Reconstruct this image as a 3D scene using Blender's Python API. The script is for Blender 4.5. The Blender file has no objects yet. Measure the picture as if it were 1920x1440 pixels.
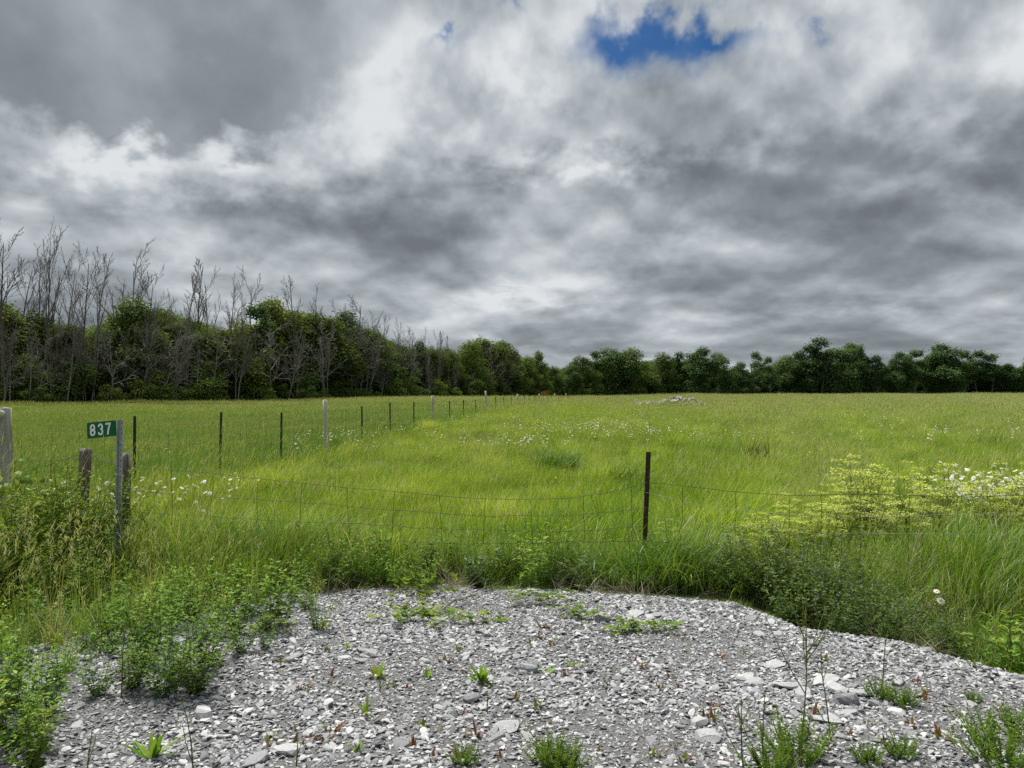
import bpy, math, random
import numpy as np
from mathutils import Vector, Matrix

# ------------------------------------------------------------------ camera, sky, sun, exposure
scene = bpy.context.scene
EYE = 1.65
FPX = 1443.0                       # focal length in pixels of the 1920 wide photograph
HORIZON = 748.0
cam_data = bpy.data.cameras.new('camera')
cam_data.sensor_width = 36.0
cam_data.lens = 36.0 * FPX / 1920.0
cam_data.clip_start = 0.05
cam_data.clip_end = 5000.0
cam = bpy.data.objects.new('camera', cam_data)
scene.collection.objects.link(cam)
cam.location = (0, 0, EYE)
cam.rotation_euler = (math.radians(90) + math.atan((HORIZON - 720.0) / FPX), 0, 0)
scene.camera = cam

vs = scene.view_settings
vs.view_transform = 'Standard'
vs.look = 'None'
vs.gamma = 1.0
vs.use_curve_mapping = False
vs.exposure = 2.2

SUN_EL = math.radians(60.0)
SUN_AZ = math.radians(-35.0)       # from the view direction (+Y), negative to the left
sun_data = bpy.data.lights.new('sun', 'SUN')
sun_data.energy = 1.5
sun_data.angle = math.radians(14.0)
sun_data.color = (1.0, 0.965, 0.90)
sun = bpy.data.objects.new('sun', sun_data)
scene.collection.objects.link(sun)
_sd = Vector((math.sin(SUN_AZ) * math.cos(SUN_EL), math.cos(SUN_AZ) * math.cos(SUN_EL), math.sin(SUN_EL)))
sun.rotation_euler = _sd.to_track_quat('Z', 'Y').to_euler()


class NG:
    """small helper round a node tree"""
    def __init__(self, tree):
        self.t = tree
        self.n = tree.nodes
        self.l = tree.links

    def node(self, kind, **kw):
        n = self.n.new(kind)
        for k, v in kw.items():
            setattr(n, k, v)
        return n

    def put(self, sock, val):
        if val is None:
            return
        if isinstance(val, bpy.types.NodeSocket):
            self.l.new(val, sock)
        elif isinstance(val, (tuple, list)):
            if len(val) == 3 and sock.type == 'RGBA':
                val = (*val, 1.0)
            sock.default_value = val
        else:
            sock.default_value = val

    def m(self, op, a, b=None, c=None, clamp=False):
        n = self.node('ShaderNodeMath', operation=op, use_clamp=clamp)
        self.put(n.inputs[0], a)
        self.put(n.inputs[1], b)
        self.put(n.inputs[2], c)
        return n.outputs[0]

    def vm(self, op, a, b=None, s=None):
        n = self.node('ShaderNodeVectorMath', operation=op)
        self.put(n.inputs[0], a)
        if b is not None:
            self.put(n.inputs[1], b)
        if s is not None:
            self.put(n.inputs['Scale'], s)
        return n.outputs['Value'] if op in ('LENGTH', 'DOT_PRODUCT', 'DISTANCE') else n.outputs[0]

    def noise(self, vec, scale, detail=4.0, rough=0.5, dist=0.0, color=False, lac=2.0):
        n = self.node('ShaderNodeTexNoise')
        n.noise_dimensions = '3D'
        self.put(n.inputs['Vector'], vec)
        self.put(n.inputs['Scale'], scale)
        self.put(n.inputs['Detail'], detail)
        self.put(n.inputs['Roughness'], rough)
        self.put(n.inputs['Lacunarity'], lac)
        self.put(n.inputs['Distortion'], dist)
        return n.outputs['Color' if color else 'Fac']

    def mr(self, v, a, b, c=0.0, d=1.0, smooth=False):
        n = self.node('ShaderNodeMapRange')
        n.interpolation_type = 'SMOOTHSTEP' if smooth else 'LINEAR'
        self.put(n.inputs[0], v)
        for i, x in enumerate((a, b, c, d)):
            self.put(n.inputs[i + 1], x)
        return n.outputs[0]

    def mix(self, f, a, b, mode='MIX'):
        n = self.node('ShaderNodeMix', data_type='RGBA', blend_type=mode)
        self.put(n.inputs[0], f)
        self.put(n.inputs[6], a)
        self.put(n.inputs[7], b)
        return n.outputs[2]

    def ramp(self, f, stops, interp='LINEAR'):
        n = self.node('ShaderNodeValToRGB')
        self.put(n.inputs[0], f)
        r = n.color_ramp
        r.interpolation = interp
        while len(r.elements) < len(stops):
            r.elements.new(0.5)
        for e, (p, c) in zip(r.elements, stops):
            e.position = p
            e.color = (*c, 1.0) if len(c) == 3 else c
        return n.outputs[0]

    def sep(self, v):
        n = self.node('ShaderNodeSeparateXYZ')
        self.put(n.inputs[0], v)
        return n.outputs

    def comb(self, x, y, z):
        n = self.node('ShaderNodeCombineXYZ')
        for i, q in enumerate((x, y, z)):
            self.put(n.inputs[i], q)
        return n.outputs[0]


def px_dir(px, py):
    dx = (px - 960.0) / FPX
    dz = (HORIZON - py) / FPX
    return math.atan2(dx, 1.0), math.atan2(dz, math.hypot(1.0, dx))


def build_world():
    w = bpy.data.worlds.new('World')
    scene.world = w
    w.use_nodes = True
    w.node_tree.nodes.clear()
    g = NG(w.node_tree)
    tc = g.node('ShaderNodeTexCoord')
    d = g.vm('NORMALIZE', tc.outputs['Generated'])
    x, y, z = g.sep(d)
    zp = g.m('MAXIMUM', z, 0.0)
    az = g.m('ARCTAN2', x, y)
    el = g.m('ARCSINE', zp)
    den = g.m('ADD', el, 0.07)
    # clouds thin out into layers towards the horizon
    P = g.comb(g.m('MULTIPLY', az, 4.4), g.m('MULTIPLY', g.m('LOGARITHM', den, 2.71828), -2.0), 0.0)
    # drifting warp so that the billows curl
    wv = g.vm('SUBTRACT', g.noise(P, 1.3, 2.0, 0.5, color=True), (0.5, 0.5, 0.5))
    Pw = g.vm('ADD', P, g.vm('SCALE', wv, s=0.16))
    S = g.vm('ADD', Pw, (3.7, 1.9, 0.4))
    big = g.noise(S, 0.85, 1.0, 0.5)
    f = g.noise(S, 1.45, 7.0, 0.50)
    f_up = g.noise(g.vm('ADD', Pw, (3.7, 1.78, 0.4)), 1.45, 4.0, 0.50)
    fine = g.noise(g.vm('ADD', Pw, (9.1, 4.2, 2.0)), 5.0, 4.0, 0.55)
    rel = g.m('SUBTRACT', f, f_up)
    wx = g.m('SUBTRACT', f_up, 0.5)
    wy = g.m('SUBTRACT', fine, 0.5)
    azw = g.m('ADD', az, g.m('MULTIPLY', wx, 0.22))
    elw = g.m('ADD', el, g.m('MULTIPLY', wy, 0.11))

    AE = g.comb(azw, elw, 0.0)
    AE2 = g.comb(g.m('ADD', az, g.m('MULTIPLY', wx, 0.17)), g.m('ADD', el, g.m('MULTIPLY', wy, 0.09)), 0.0)

    def total(items, AE=AE):
        t = 0.0
        for (px, py, rx, ry, k) in items:
            a, e = px_dir(px, py)
            mp = g.node('ShaderNodeMapping')
            sx, sy = FPX / (rx * 2.15), FPX / (ry * 2.15)
            g.put(mp.inputs['Vector'], AE)
            mp.inputs['Scale'].default_value = (sx, sy, 1.0)
            mp.inputs['Location'].default_value = (-a * sx, -e * sy, 0.0)
            gr = g.node('ShaderNodeTexGradient', gradient_type='QUADRATIC_SPHERE')
            g.l.new(mp.outputs[0], gr.inputs[0])
            t = g.m('MULTIPLY_ADD', gr.outputs['Fac'], k * 1.12, t)
        return t
    # brightness of the cloud deck: thick (dark) and thin (bright) places
    base = g.m('ADD', g.mr(el, 0.02, 0.40, 0.49, 0.64), g.mr(el, 0.40, 1.4, 0.0, 0.25))
    bias = total([
        (640, 190, 260, 130, 0.24), (250, 300, 300, 60, 0.20), (900, 110, 330, 90, 0.24), (1560, 190, 330, 120, 0.16),
        (1100, 275, 260, 42, 0.24), (1750, 60, 260, 120, 0.10), (1000, 545, 130, 26, 0.26), (120, 290, 160, 50, 0.12),
        (1060, 352, 360, 50, -0.26), (420, 400, 380, 60, -0.22), (1750, 370, 380, 90, -0.16), (980, 470, 600, 50, -0.12),
        (1450, 270, 130, 60, -0.14), (960, 215, 90, 50, -0.10), (1330, 585, 340, 36, -0.06), (1650, 560, 260, 20, 0.10),
    ])
    b = g.m('ADD', base, bias)
    fc = g.mr(f, 0.30, 0.70, 0, 1, True)
    b = g.m('ADD', b, g.m('ADD', g.m('MULTIPLY', g.m('SUBTRACT', fc, 0.5), 0.36), g.m('MULTIPLY', g.m('SUBTRACT', f, 0.5), 0.45)))
    b = g.m('ADD', b, g.m('MULTIPLY', g.m('SUBTRACT', big, 0.5), 0.7))
    b = g.m('ADD', b, g.m('MULTIPLY', rel, 1.2))
    b = g.m('ADD', b, g.m('MULTIPLY', g.m('SUBTRACT', fine, 0.5), 0.30))
    # the heavy dark cloud at the upper left
    tl = total([(230, -40, 420, 230, 1.25), (-50, 120, 500, 110, 0.9), (560, 60, 150, 130, 0.75), (330, 190, 190, 50, 0.5)])
    tl = g.m('ADD', tl, g.m('ADD', g.m('MULTIPLY', g.m('SUBTRACT', f, 0.5), 0.9), g.m('MULTIPLY', g.m('SUBTRACT', fine, 0.5), 0.45)))
    tlm = g.mr(tl, 0.50, 1.2, 0, 1, True)
    darkb = g.m('ADD', 0.33, g.m('ADD', g.m('MULTIPLY', g.m('SUBTRACT', f, 0.5), 0.9), g.m('MULTIPLY', g.m('SUBTRACT', fine, 0.5), 0.2)))
    b = g.m('ADD', g.m('MULTIPLY', b, g.m('SUBTRACT', 1.0, tlm)), g.m('MULTIPLY', darkb, tlm))
    col = g.ramp(b, [(0.0, (0.160, 0.181, 0.200)), (0.28, (0.245, 0.274, 0.300)), (0.5, (0.358, 0.396, 0.428)),
                     (0.72, (0.500, 0.540, 0.573)), (0.92, (0.67, 0.703, 0.73)), (1.0, (0.74, 0.763, 0.785))])
    cloud = g.node('ShaderNodeBackground')
    g.put(cloud.inputs[0], col)
    cloud.inputs[1].default_value = 0.218
    # open holes with the blue sky behind
    hole = total([(1185, 86, 92, 50, 1.25), (1335, 78, 115, 38, 1.2), (1155, 15, 30, 40, 0.75), (815, 72, 42, 18, 0.75),
                  (1560, 45, 60, 26, 0.72), (222, 240, 36, 9, 0.7), (950, 5, 60, 14, 0.6)], AE2)
    hole = g.m('ADD', hole, g.m('ADD', g.m('MULTIPLY', g.m('SUBTRACT', fine, 0.5), -0.9), g.m('MULTIPLY', g.m('SUBTRACT', f, 0.5), -0.9)))
    hm = g.mr(hole, 0.22, 1.35, 0, 0.96, True)
    sky = g.node('ShaderNodeTexSky', sky_type='NISHITA', sun_disc=False)
    sky.sun_elevation = SUN_EL
    sky.sun_rotation = SUN_AZ
    sky.air_density = 1.0
    sky.dust_density = 0.3
    sky.ozone_density = 4.0
    blue = g.node('ShaderNodeBackground')
    g.put(blue.inputs[0], g.mix(1.0, sky.outputs[0], (0.20, 0.50, 0.76), 'MULTIPLY'))
    blue.inputs[1].default_value = 0.018
    mx = g.node('ShaderNodeMixShader')
    g.put(mx.inputs[0], hm)
    g.l.new(cloud.outputs[0], mx.inputs[1])
    g.l.new(blue.outputs[0], mx.inputs[2])
    out = g.node('ShaderNodeOutputWorld')
    g.l.new(mx.outputs[0], out.inputs[0])
    w.cycles.sampling_method = 'NONE'


build_world()
cy = scene.cycles
cy.use_denoising = False
cy.max_bounces = 4
cy.diffuse_bounces = 3
cy.glossy_bounces = 1
cy.transmission_bounces = 2
cy.transparent_max_bounces = 4
cy.sample_clamp_indirect = 4.0

# ------------------------------------------------------------------ helpers
rng = np.random.default_rng(837)
random.seed(837)
COL = scene.collection


def U(a, b, n=None):
    return rng.uniform(a, b, n)


def unit(v):
    v = np.asarray(v, float)
    return v / np.maximum(np.linalg.norm(v, axis=-1, keepdims=True), 1e-9)


class Geo:
    """collects vertices, faces, a tint per vertex and a material per face; mesh() makes ONE mesh of them"""
    def __init__(self):
        self.V, self.T, self.F, self.M, self.n = [], [], [], [], 0

    def add(self, V, F, tint=0.5, mat=0):
        V = np.asarray(V, float).reshape(-1, 3)
        F = np.asarray(F, int)
        self.V.append(V)
        t = np.empty(len(V))
        t[:] = tint
        self.T.append(t)
        self.F.append(F + self.n)
        self.M.append(np.full(len(F), mat))
        self.n += len(V)

    def blades(self, base, az, h, w, lean, bend, segs=3, tint=0.5, mat=0, leaf=False, twist=0.6):
        """n tapering strips; leaf=True gives them the outline of a leaf"""
        n = len(base)
        base = np.asarray(base, float)
        az, h, w, lean, bend = [np.broadcast_to(np.asarray(q, float), (n,)) for q in (az, h, w, lean, bend)]
        d = np.stack([np.cos(az), np.sin(az), np.zeros(n)], 1)
        sa = az + np.pi / 2 + rng.uniform(-twist, twist, n)
        s = np.stack([np.cos(sa), np.sin(sa), np.zeros(n)], 1)
        p = base.copy()
        rows = []
        for k in range(segs + 1):
            t = k / segs
            if leaf:
                ww = w * max(0.06, math.sin(math.pi * min(1, 0.10 + 0.88 * t ** 0.85)))
            else:
                ww = w * max(0.08, 1 - t ** 1.6)
            rows.append(np.stack([p - s * ww[:, None] / 2, p + s * ww[:, None] / 2], 1))
            th = lean + bend * (t + 0.5 / segs)
            p = p + (h / segs)[:, None] * (d * np.sin(th)[:, None] + np.array([0, 0, 1.0]) * np.cos(th)[:, None])
        V = np.stack(rows, 1).reshape(-1, 3)
        m = 2 * (segs + 1)
        q = np.array([[2 * k, 2 * k + 1, 2 * k + 3, 2 * k + 2] for k in range(segs)])
        F = (np.arange(n) * m)[:, None, None] + q[None]
        t = np.repeat(np.broadcast_to(np.asarray(tint, float), (n,)), m)
        self.add(V, F.reshape(-1, 4), t, mat)
        return p

    def leaves(self, c, d, up, L, W, fold=0.12, tint=0.5, mat=0):
        """n small folded leaves: stalk end, two sides, tip"""
        n = len(c)
        L, W = [np.broadcast_to(np.asarray(q, float), (n,))[:, None] for q in (L, W)]
        d = unit(d)
        s = unit(np.cross(d, up))
        u = np.cross(s, d)
        mid = c + d * L * 0.45 + u * L * fold
        V = np.stack([c, mid - s * W / 2, c + d * L, mid + s * W / 2], 1).reshape(-1, 3)
        o = (np.arange(n) * 4)[:, None]
        F = np.concatenate([o + np.array([[0, 2, 1]]), o + np.array([[0, 3, 2]])], 0)
        t = np.repeat(np.broadcast_to(np.asarray(tint, float), (n,)), 4)
        self.add(V, F, t, mat)

    def tube(self, pts, rad, sides=4, tint=0.5, mat=0, cap=False):
        pts = np.asarray(pts, float)
        k = len(pts)
        rad = np.broadcast_to(np.asarray(rad, float), (k,))
        t = unit(np.gradient(pts, axis=0))
        ref = np.array([0.31, 0.2, 0.93]) if abs(unit(pts[-1] - pts[0])[2]) < 0.8 else np.array([1.0, 0.13, 0.0])
        a = unit(np.cross(t, ref))
        b = np.cross(t, a)
        ang = np.arange(sides) * 2 * math.pi / sides
        ring = pts[:, None, :] + rad[:, None, None] * (a[:, None, :] * np.cos(ang)[None, :, None] + b[:, None, :] * np.sin(ang)[None, :, None])
        V = ring.reshape(-1, 3)
        i = np.arange(k - 1)[:, None] * sides
        j = np.arange(sides)[None, :]
        j2 = (j + 1) % sides
        F = np.stack([i + j, i + j2, i + sides + j2, i + sides + j], -1).reshape(-1, 4)
        self.add(V, F, tint, mat)
        if cap:
            self.V.append(pts[[-1]] + t[[-1]] * rad[-1] * 0.15)
            self.T.append(np.full(1, tint))
            o = self.n - sides
            self.F.append(np.array([[o + q, o + (q + 1) % sides, self.n] for q in range(sides)]))
            self.M.append(np.full(sides, mat))
            self.n += 1

    def box(self, c, size, rot=None, tint=0.5, mat=0):
        q = np.array([[x, y, z] for x in (-.5, .5) for y in (-.5, .5) for z in (-.5, .5)]) * np.asarray(size)
        if rot is not None:
            q = q @ np.asarray(rot).T
        self.add(q + np.asarray(c), [[0, 1, 3, 2], [4, 6, 7, 5], [0, 4, 5, 1], [2, 3, 7, 6], [0, 2, 6, 4], [1, 5, 7, 3]], tint, mat)

    def mesh(self, name, mats, smooth=False):
        me = bpy.data.meshes.new(name)
        V = np.concatenate(self.V)
        T = np.concatenate(self.T)
        sizes = np.concatenate([np.full(len(f), f.shape[1]) for f in self.F])
        loops = np.concatenate([f.ravel() for f in self.F])
        me.vertices.add(len(V))
        me.vertices.foreach_set('co', V.ravel().astype(np.float32))
        me.loops.add(len(loops))
        me.loops.foreach_set('vertex_index', loops.astype(np.int32))
        me.polygons.add(len(sizes))
        starts = np.concatenate([[0], np.cumsum(sizes)[:-1]])
        me.polygons.foreach_set('loop_start', starts.astype(np.int32))
        me.polygons.foreach_set('material_index', np.concatenate(self.M).astype(np.int32))
        me.polygons.foreach_set('use_smooth', np.full(len(sizes), smooth))
        at = me.attributes.new('tint', 'FLOAT', 'POINT')
        at.data.foreach_set('value', T.astype(np.float32))
        for m in (mats if isinstance(mats, (list, tuple)) else [mats]):
            me.materials.append(m)
        me.update(calc_edges=True)
        return me


def link(name, data, parent=None):
    o = bpy.data.objects.new(name, data)
    COL.objects.link(o)
    if parent is not None:
        o.parent = parent
    return o


def tag(o, label=None, cat=None, group=None, kind=None):
    for k, v in (('label', label), ('category', cat), ('group', group), ('kind', kind)):
        if v:
            o[k] = v
    return o


def thing(name, label, cat, loc=(0, 0, 0), rot=(0, 0, 0), scale=(1, 1, 1), group=None):
    o = link(name, None)
    o.location, o.rotation_euler, o.scale = loc, rot, scale
    return tag(o, label, cat, group)


ONES = ['', 'first', 'second', 'third', 'fourth', 'fifth', 'sixth', 'seventh', 'eighth', 'ninth', 'tenth', 'eleventh', 'twelfth',
        'thirteenth', 'fourteenth', 'fifteenth', 'sixteenth', 'seventeenth', 'eighteenth', 'nineteenth']
TENS = {2: 'twent', 3: 'thirt', 4: 'fort', 5: 'fift', 6: 'sixt', 7: 'sevent', 8: 'eight', 9: 'ninet'}


def ordinal(n):
    if n < 20:
        return ONES[n]
    if n % 10 == 0:
        return TENS[n // 10] + 'ieth'
    return TENS[n // 10] + 'y-' + ONES[n % 10]


def scatter(name, pts, rot, scl, idx, meshes, parent=None):
    """one object whose points carry copies of the given meshes (for grass, gravel and other uncounted stuff)"""
    me = bpy.data.meshes.new(name)
    n = len(pts)
    me.vertices.add(n)
    me.vertices.foreach_set('co', np.asarray(pts, np.float32).ravel())
    me.attributes.new('rot', 'FLOAT_VECTOR', 'POINT').data.foreach_set('vector', np.asarray(rot, np.float32).ravel())
    me.attributes.new('scl', 'FLOAT_VECTOR', 'POINT').data.foreach_set('vector', np.asarray(scl, np.float32).ravel())
    me.attributes.new('idx', 'INT', 'POINT').data.foreach_set('value', np.asarray(idx, np.int32))
    o = link(name, me, parent)
    src = bpy.data.collections.new(name + '_kinds')
    for i, m in enumerate(meshes):
        so = bpy.data.objects.new('%s_kind_%02d' % (name, i), m)
        src.objects.link(so)
    t = bpy.data.node_groups.new(name + '_scatter', 'GeometryNodeTree')
    t.interface.new_socket('Geometry', in_out='INPUT', socket_type='NodeSocketGeometry')
    t.interface.new_socket('Geometry', in_out='OUTPUT', socket_type='NodeSocketGeometry')
    gi = t.nodes.new('NodeGroupInput')
    go = t.nodes.new('NodeGroupOutput')
    ci = t.nodes.new('GeometryNodeCollectionInfo')
    ci.inputs[0].default_value = src
    ci.inputs['Separate Children'].default_value = True
    ci.inputs['Reset Children'].default_value = True
    ip = t.nodes.new('GeometryNodeInstanceOnPoints')

    def attr(nm, ty):
        a = t.nodes.new('GeometryNodeInputNamedAttribute')
        a.data_type = ty
        a.inputs['Name'].default_value = nm
        return a.outputs['Attribute']
    t.links.new(gi.outputs[0], ip.inputs['Points'])
    t.links.new(ci.outputs[0], ip.inputs['Instance'])
    ip.inputs['Pick Instance'].default_value = True
    t.links.new(attr('idx', 'INT'), ip.inputs['Instance Index'])
    e2r = t.nodes.new('FunctionNodeEulerToRotation')
    t.links.new(attr('rot', 'FLOAT_VECTOR'), e2r.inputs[0])
    t.links.new(e2r.outputs[0], ip.inputs['Rotation'])
    t.links.new(attr('scl', 'FLOAT_VECTOR'), ip.inputs['Scale'])
    t.links.new(ip.outputs[0], go.inputs[0])
    md = o.modifiers.new('scatter', 'NODES')
    md.node_group = t
    return o


# ------------------------------------------------------------------ materials
def new_mat(name):
    m = bpy.data.materials.new(name)
    m.use_nodes = True
    m.node_tree.nodes.clear()
    g = NG(m.node_tree)
    out = g.node('ShaderNodeOutputMaterial')
    return m, g, out


def foliage(name, stops, trans=0.35, rand=0.25, patch=None, gloss=0.010, rough=0.45, tcol=(1.25, 1.15, 0.55)):
    """leaf colour from the tint of each leaf, a little from the plant and, for fields, from broad patches of the sward"""
    m, g, out = new_mat(name)
    a = g.node('ShaderNodeAttribute', attribute_name='tint')
    f = a.outputs['Fac']
    if rand:
        oi = g.node('ShaderNodeObjectInfo')
        f = g.m('ADD', f, g.m('MULTIPLY', g.m('SUBTRACT', oi.outputs['Random'], 0.5), rand))
    if patch:
        ge = g.node('ShaderNodeNewGeometry')
        f = g.m('ADD', f, g.m('MULTIPLY', g.m('SUBTRACT', g.noise(ge.outputs['Position'], patch[0], 5.0, 0.75), 0.5), patch[1]))
    col = g.ramp(f, stops)
    df = g.node('ShaderNodeBsdfDiffuse')
    g.put(df.inputs[0], col)
    tr = g.node('ShaderNodeBsdfTranslucent')
    g.put(tr.inputs[0], g.mix(1.0, col, tcol, 'MULTIPLY'))
    mx = g.node('ShaderNodeMixShader')
    mx.inputs[0].default_value = trans
    g.l.new(df.outputs[0], mx.inputs[1])
    g.l.new(tr.outputs[0], mx.inputs[2])
    sh = mx
    if gloss:
        gl = g.node('ShaderNodeBsdfGlossy')
        gl.inputs['Roughness'].default_value = rough
        g.put(gl.inputs[0], (0.9, 0.95, 1.0))
        m2 = g.node('ShaderNodeMixShader')
        m2.inputs[0].default_value = gloss
        g.l.new(mx.outputs[0], m2.inputs[1])
        g.l.new(gl.outputs[0], m2.inputs[2])
        sh = m2
    g.l.new(sh.outputs[0], out.inputs[0])
    return m


def surface(name, stops, scale=(8, 8, 8), detail=6, rough=0.8, metal=0.0, bump=0.3, bscale=None, rand=0.0, spec=0.3, dist=0.02, tint=0.0):
    m, g, out = new_mat(name)
    tc = g.node('ShaderNodeTexCoord')
    v = g.vm('MULTIPLY', tc.outputs['Object'], scale)
    f = g.noise(v, 1.0, detail, 0.6)
    if rand:
        oi = g.node('ShaderNodeObjectInfo')
        f = g.m('ADD', f, g.m('MULTIPLY', g.m('SUBTRACT', oi.outputs['Random'], 0.5), rand))
    if tint:
        a = g.node('ShaderNodeAttribute', attribute_name='tint')
        f = g.m('ADD', f, g.m('MULTIPLY', g.m('SUBTRACT', a.outputs['Fac'], 0.5), tint))
    b = g.node('ShaderNodeBsdfPrincipled')
    g.put(b.inputs['Base Color'], g.ramp(f, stops))
    b.inputs['Roughness'].default_value = rough
    b.inputs['Metallic'].default_value = metal
    b.inputs['Specular IOR Level'].default_value = spec
    if bump:
        bn = g.node('ShaderNodeBump')
        bn.inputs['Strength'].default_value = bump
        bn.inputs['Distance'].default_value = dist
        vv = g.vm('MULTIPLY', tc.outputs['Object'], bscale or scale)
        g.put(bn.inputs['Height'], g.noise(vv, 2.0, 6, 0.65))
        g.l.new(bn.outputs[0], b.inputs['Normal'])
    g.l.new(b.outputs[0], out.inputs[0])
    return m


M = {}
M['field_grass'] = foliage('field_grass', [(0.0, (0.055, 0.128, 0.009)), (0.35, (0.132, 0.248, 0.018)), (0.65, (0.236, 0.366, 0.030)),
                                           (0.88, (0.350, 0.450, 0.075)), (1.0, (0.47, 0.48, 0.19))], 0.42, 0.3, (0.16, 0.95), 0.008)
M['hay_grass'] = foliage('hay_grass', [(0.0, (0.040, 0.108, 0.020)), (0.4, (0.088, 0.196, 0.034)), (0.75, (0.158, 0.285, 0.056)), (1.0, (0.28, 0.36, 0.13))], 0.40, 0.3, (0.10, 0.6), 0.008)
M['seed_head'] = foliage('seed_head', [(0.0, (0.15, 0.20, 0.05)), (0.5, (0.25, 0.29, 0.095)), (1.0, (0.40, 0.39, 0.20))], 0.3, 0.3, None, 0.0)
M['panicle'] = foliage('panicle', [(0.0, (0.18, 0.23, 0.07)), (0.5, (0.29, 0.32, 0.13)), (1.0, (0.43, 0.42, 0.24))], 0.3, 0.3, None, 0.0)
M['long_grass'] = foliage('long_grass', [(0.0, (0.038, 0.098, 0.012)), (0.45, (0.118, 0.230, 0.024)), (0.8, (0.235, 0.355, 0.060)),
                                         (0.93, (0.27, 0.28, 0.10)), (1.0, (0.40, 0.33, 0.20))], 0.33, 0.3, (0.5, 0.5), 0.018, 0.35)
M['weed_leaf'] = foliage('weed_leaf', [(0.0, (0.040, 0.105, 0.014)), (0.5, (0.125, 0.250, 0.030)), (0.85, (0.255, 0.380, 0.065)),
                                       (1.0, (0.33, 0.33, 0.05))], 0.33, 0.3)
M['bush_leaf'] = foliage('bush_leaf', [(0.0, (0.040, 0.075, 0.014)), (0.5, (0.105, 0.185, 0.020)), (0.8, (0.190, 0.270, 0.030)), (1.0, (0.28, 0.33, 0.05))], 0.3, 0.2)
M['vine_leaf'] = foliage('vine_leaf', [(0.0, (0.075, 0.150, 0.020)), (0.5, (0.150, 0.250, 0.030)), (1.0, (0.29, 0.36, 0.06))], 0.4, 0.2)
M['vetch_leaf'] = foliage('vetch_leaf', [(0.0, (0.026, 0.058, 0.016)), (0.5, (0.080, 0.145, 0.028)), (1.0, (0.180, 0.250, 0.060))], 0.3, 0.3)
M['spurge_leaf'] = foliage('spurge_leaf', [(0.0, (0.060, 0.120, 0.025)), (1.0, (0.15, 0.23, 0.04))], 0.3, 0.2)
M['spurge_bract'] = foliage('spurge_bract', [(0.0, (0.25, 0.37, 0.05)), (0.5, (0.47, 0.55, 0.13)), (1.0, (0.72, 0.74, 0.32))], 0.35, 0.2, None, 0.0)
M['fern_leaf'] = foliage('fern_leaf', [(0.0, (0.050, 0.120, 0.015)), (0.6, (0.115, 0.215, 0.022)), (1.0, (0.20, 0.29, 0.04))], 0.35, 0.2)
M['seedling_leaf'] = foliage('seedling_leaf', [(0.0, (0.16, 0.045, 0.030)), (0.35, (0.20, 0.090, 0.040)), (0.6, (0.13, 0.150, 0.035)), (1.0, (0.16, 0.23, 0.04))], 0.3, 0.6)
M['stem'] = foliage('stem', [(0.0, (0.050, 0.065, 0.022)), (0.5, (0.11, 0.13, 0.045)), (1.0, (0.24, 0.21, 0.12))], 0.1, 0.3)
M['dry'] = foliage('dry', [(0.0, (0.12, 0.10, 0.075)), (0.5, (0.23, 0.20, 0.15)), (1.0, (0.40, 0.355, 0.27))], 0.15, 0.3, None, 0.0)
M['petal'] = foliage('petal', [(0.0, (0.72, 0.73, 0.70)), (1.0, (0.85, 0.85, 0.82))], 0.25, 0.1, None, 0.0, tcol=(1, 1, 1))
M['yellow_petal'] = foliage('yellow_petal', [(0.0, (0.70, 0.38, 0.015)), (1.0, (0.80, 0.58, 0.03))], 0.25, 0.1, None, 0.0, tcol=(1, 1, 1))
M['purple_petal'] = foliage('purple_petal', [(0.0, (0.10, 0.075, 0.19)), (1.0, (0.24, 0.19, 0.36))], 0.25, 0.1, None, 0.0, tcol=(1, 1, 1))
for nm, k in (('tree_leaf', (1.0, 1.0, 1.0)), ('olive_leaf', (1.12, 1.0, 1.0)), ('haze_tinted_leaf', (0.78, 0.9, 1.35)), ('fresh_leaf', (1.2, 1.2, 1.0))):  # the bluish variant has distance haze mixed into its leaf colour
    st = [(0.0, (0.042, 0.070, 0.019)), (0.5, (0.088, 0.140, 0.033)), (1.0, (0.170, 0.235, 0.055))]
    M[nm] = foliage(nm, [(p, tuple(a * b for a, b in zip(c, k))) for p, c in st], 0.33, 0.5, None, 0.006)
M['bark'] = surface('bark', [(0.25, (0.055, 0.047, 0.040)), (0.6, (0.13, 0.115, 0.10)), (0.85, (0.22, 0.20, 0.18))], (2, 2, 0.5), 5, 0.9, bump=0.0, rand=0.3)
M['dead_bark'] = surface('dead_bark', [(0.2, (0.080, 0.071, 0.064)), (0.55, (0.165, 0.150, 0.136)), (0.9, (0.30, 0.28, 0.255))], (1, 1, 0.3), 4, 0.9, bump=0.0, rand=0.45)
M['old_wood'] = surface('old_wood', [(0.25, (0.055, 0.045, 0.036)), (0.5, (0.17, 0.148, 0.125)), (0.75, (0.34, 0.31, 0.27))], (22, 22, 2.2), 7, 0.9, bump=0.9, dist=0.015, rand=0.25)
M['grey_wood'] = surface('grey_wood', [(0.25, (0.16, 0.15, 0.135)), (0.5, (0.31, 0.295, 0.27)), (0.75, (0.45, 0.435, 0.41))], (22, 22, 2.2), 7, 0.9, bump=0.9, dist=0.015)
M['new_wood'] = surface('new_wood', [(0.25, (0.24, 0.215, 0.175)), (0.5, (0.43, 0.40, 0.34)), (0.75, (0.56, 0.53, 0.47))], (20, 20, 2.0), 6, 0.85, bump=0.5, dist=0.01, rand=0.15)
M['end_grain'] = surface('end_grain', [(0.3, (0.36, 0.29, 0.20)), (0.7, (0.62, 0.55, 0.44))], (25, 25, 25), 5, 0.85, bump=0.2)
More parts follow.
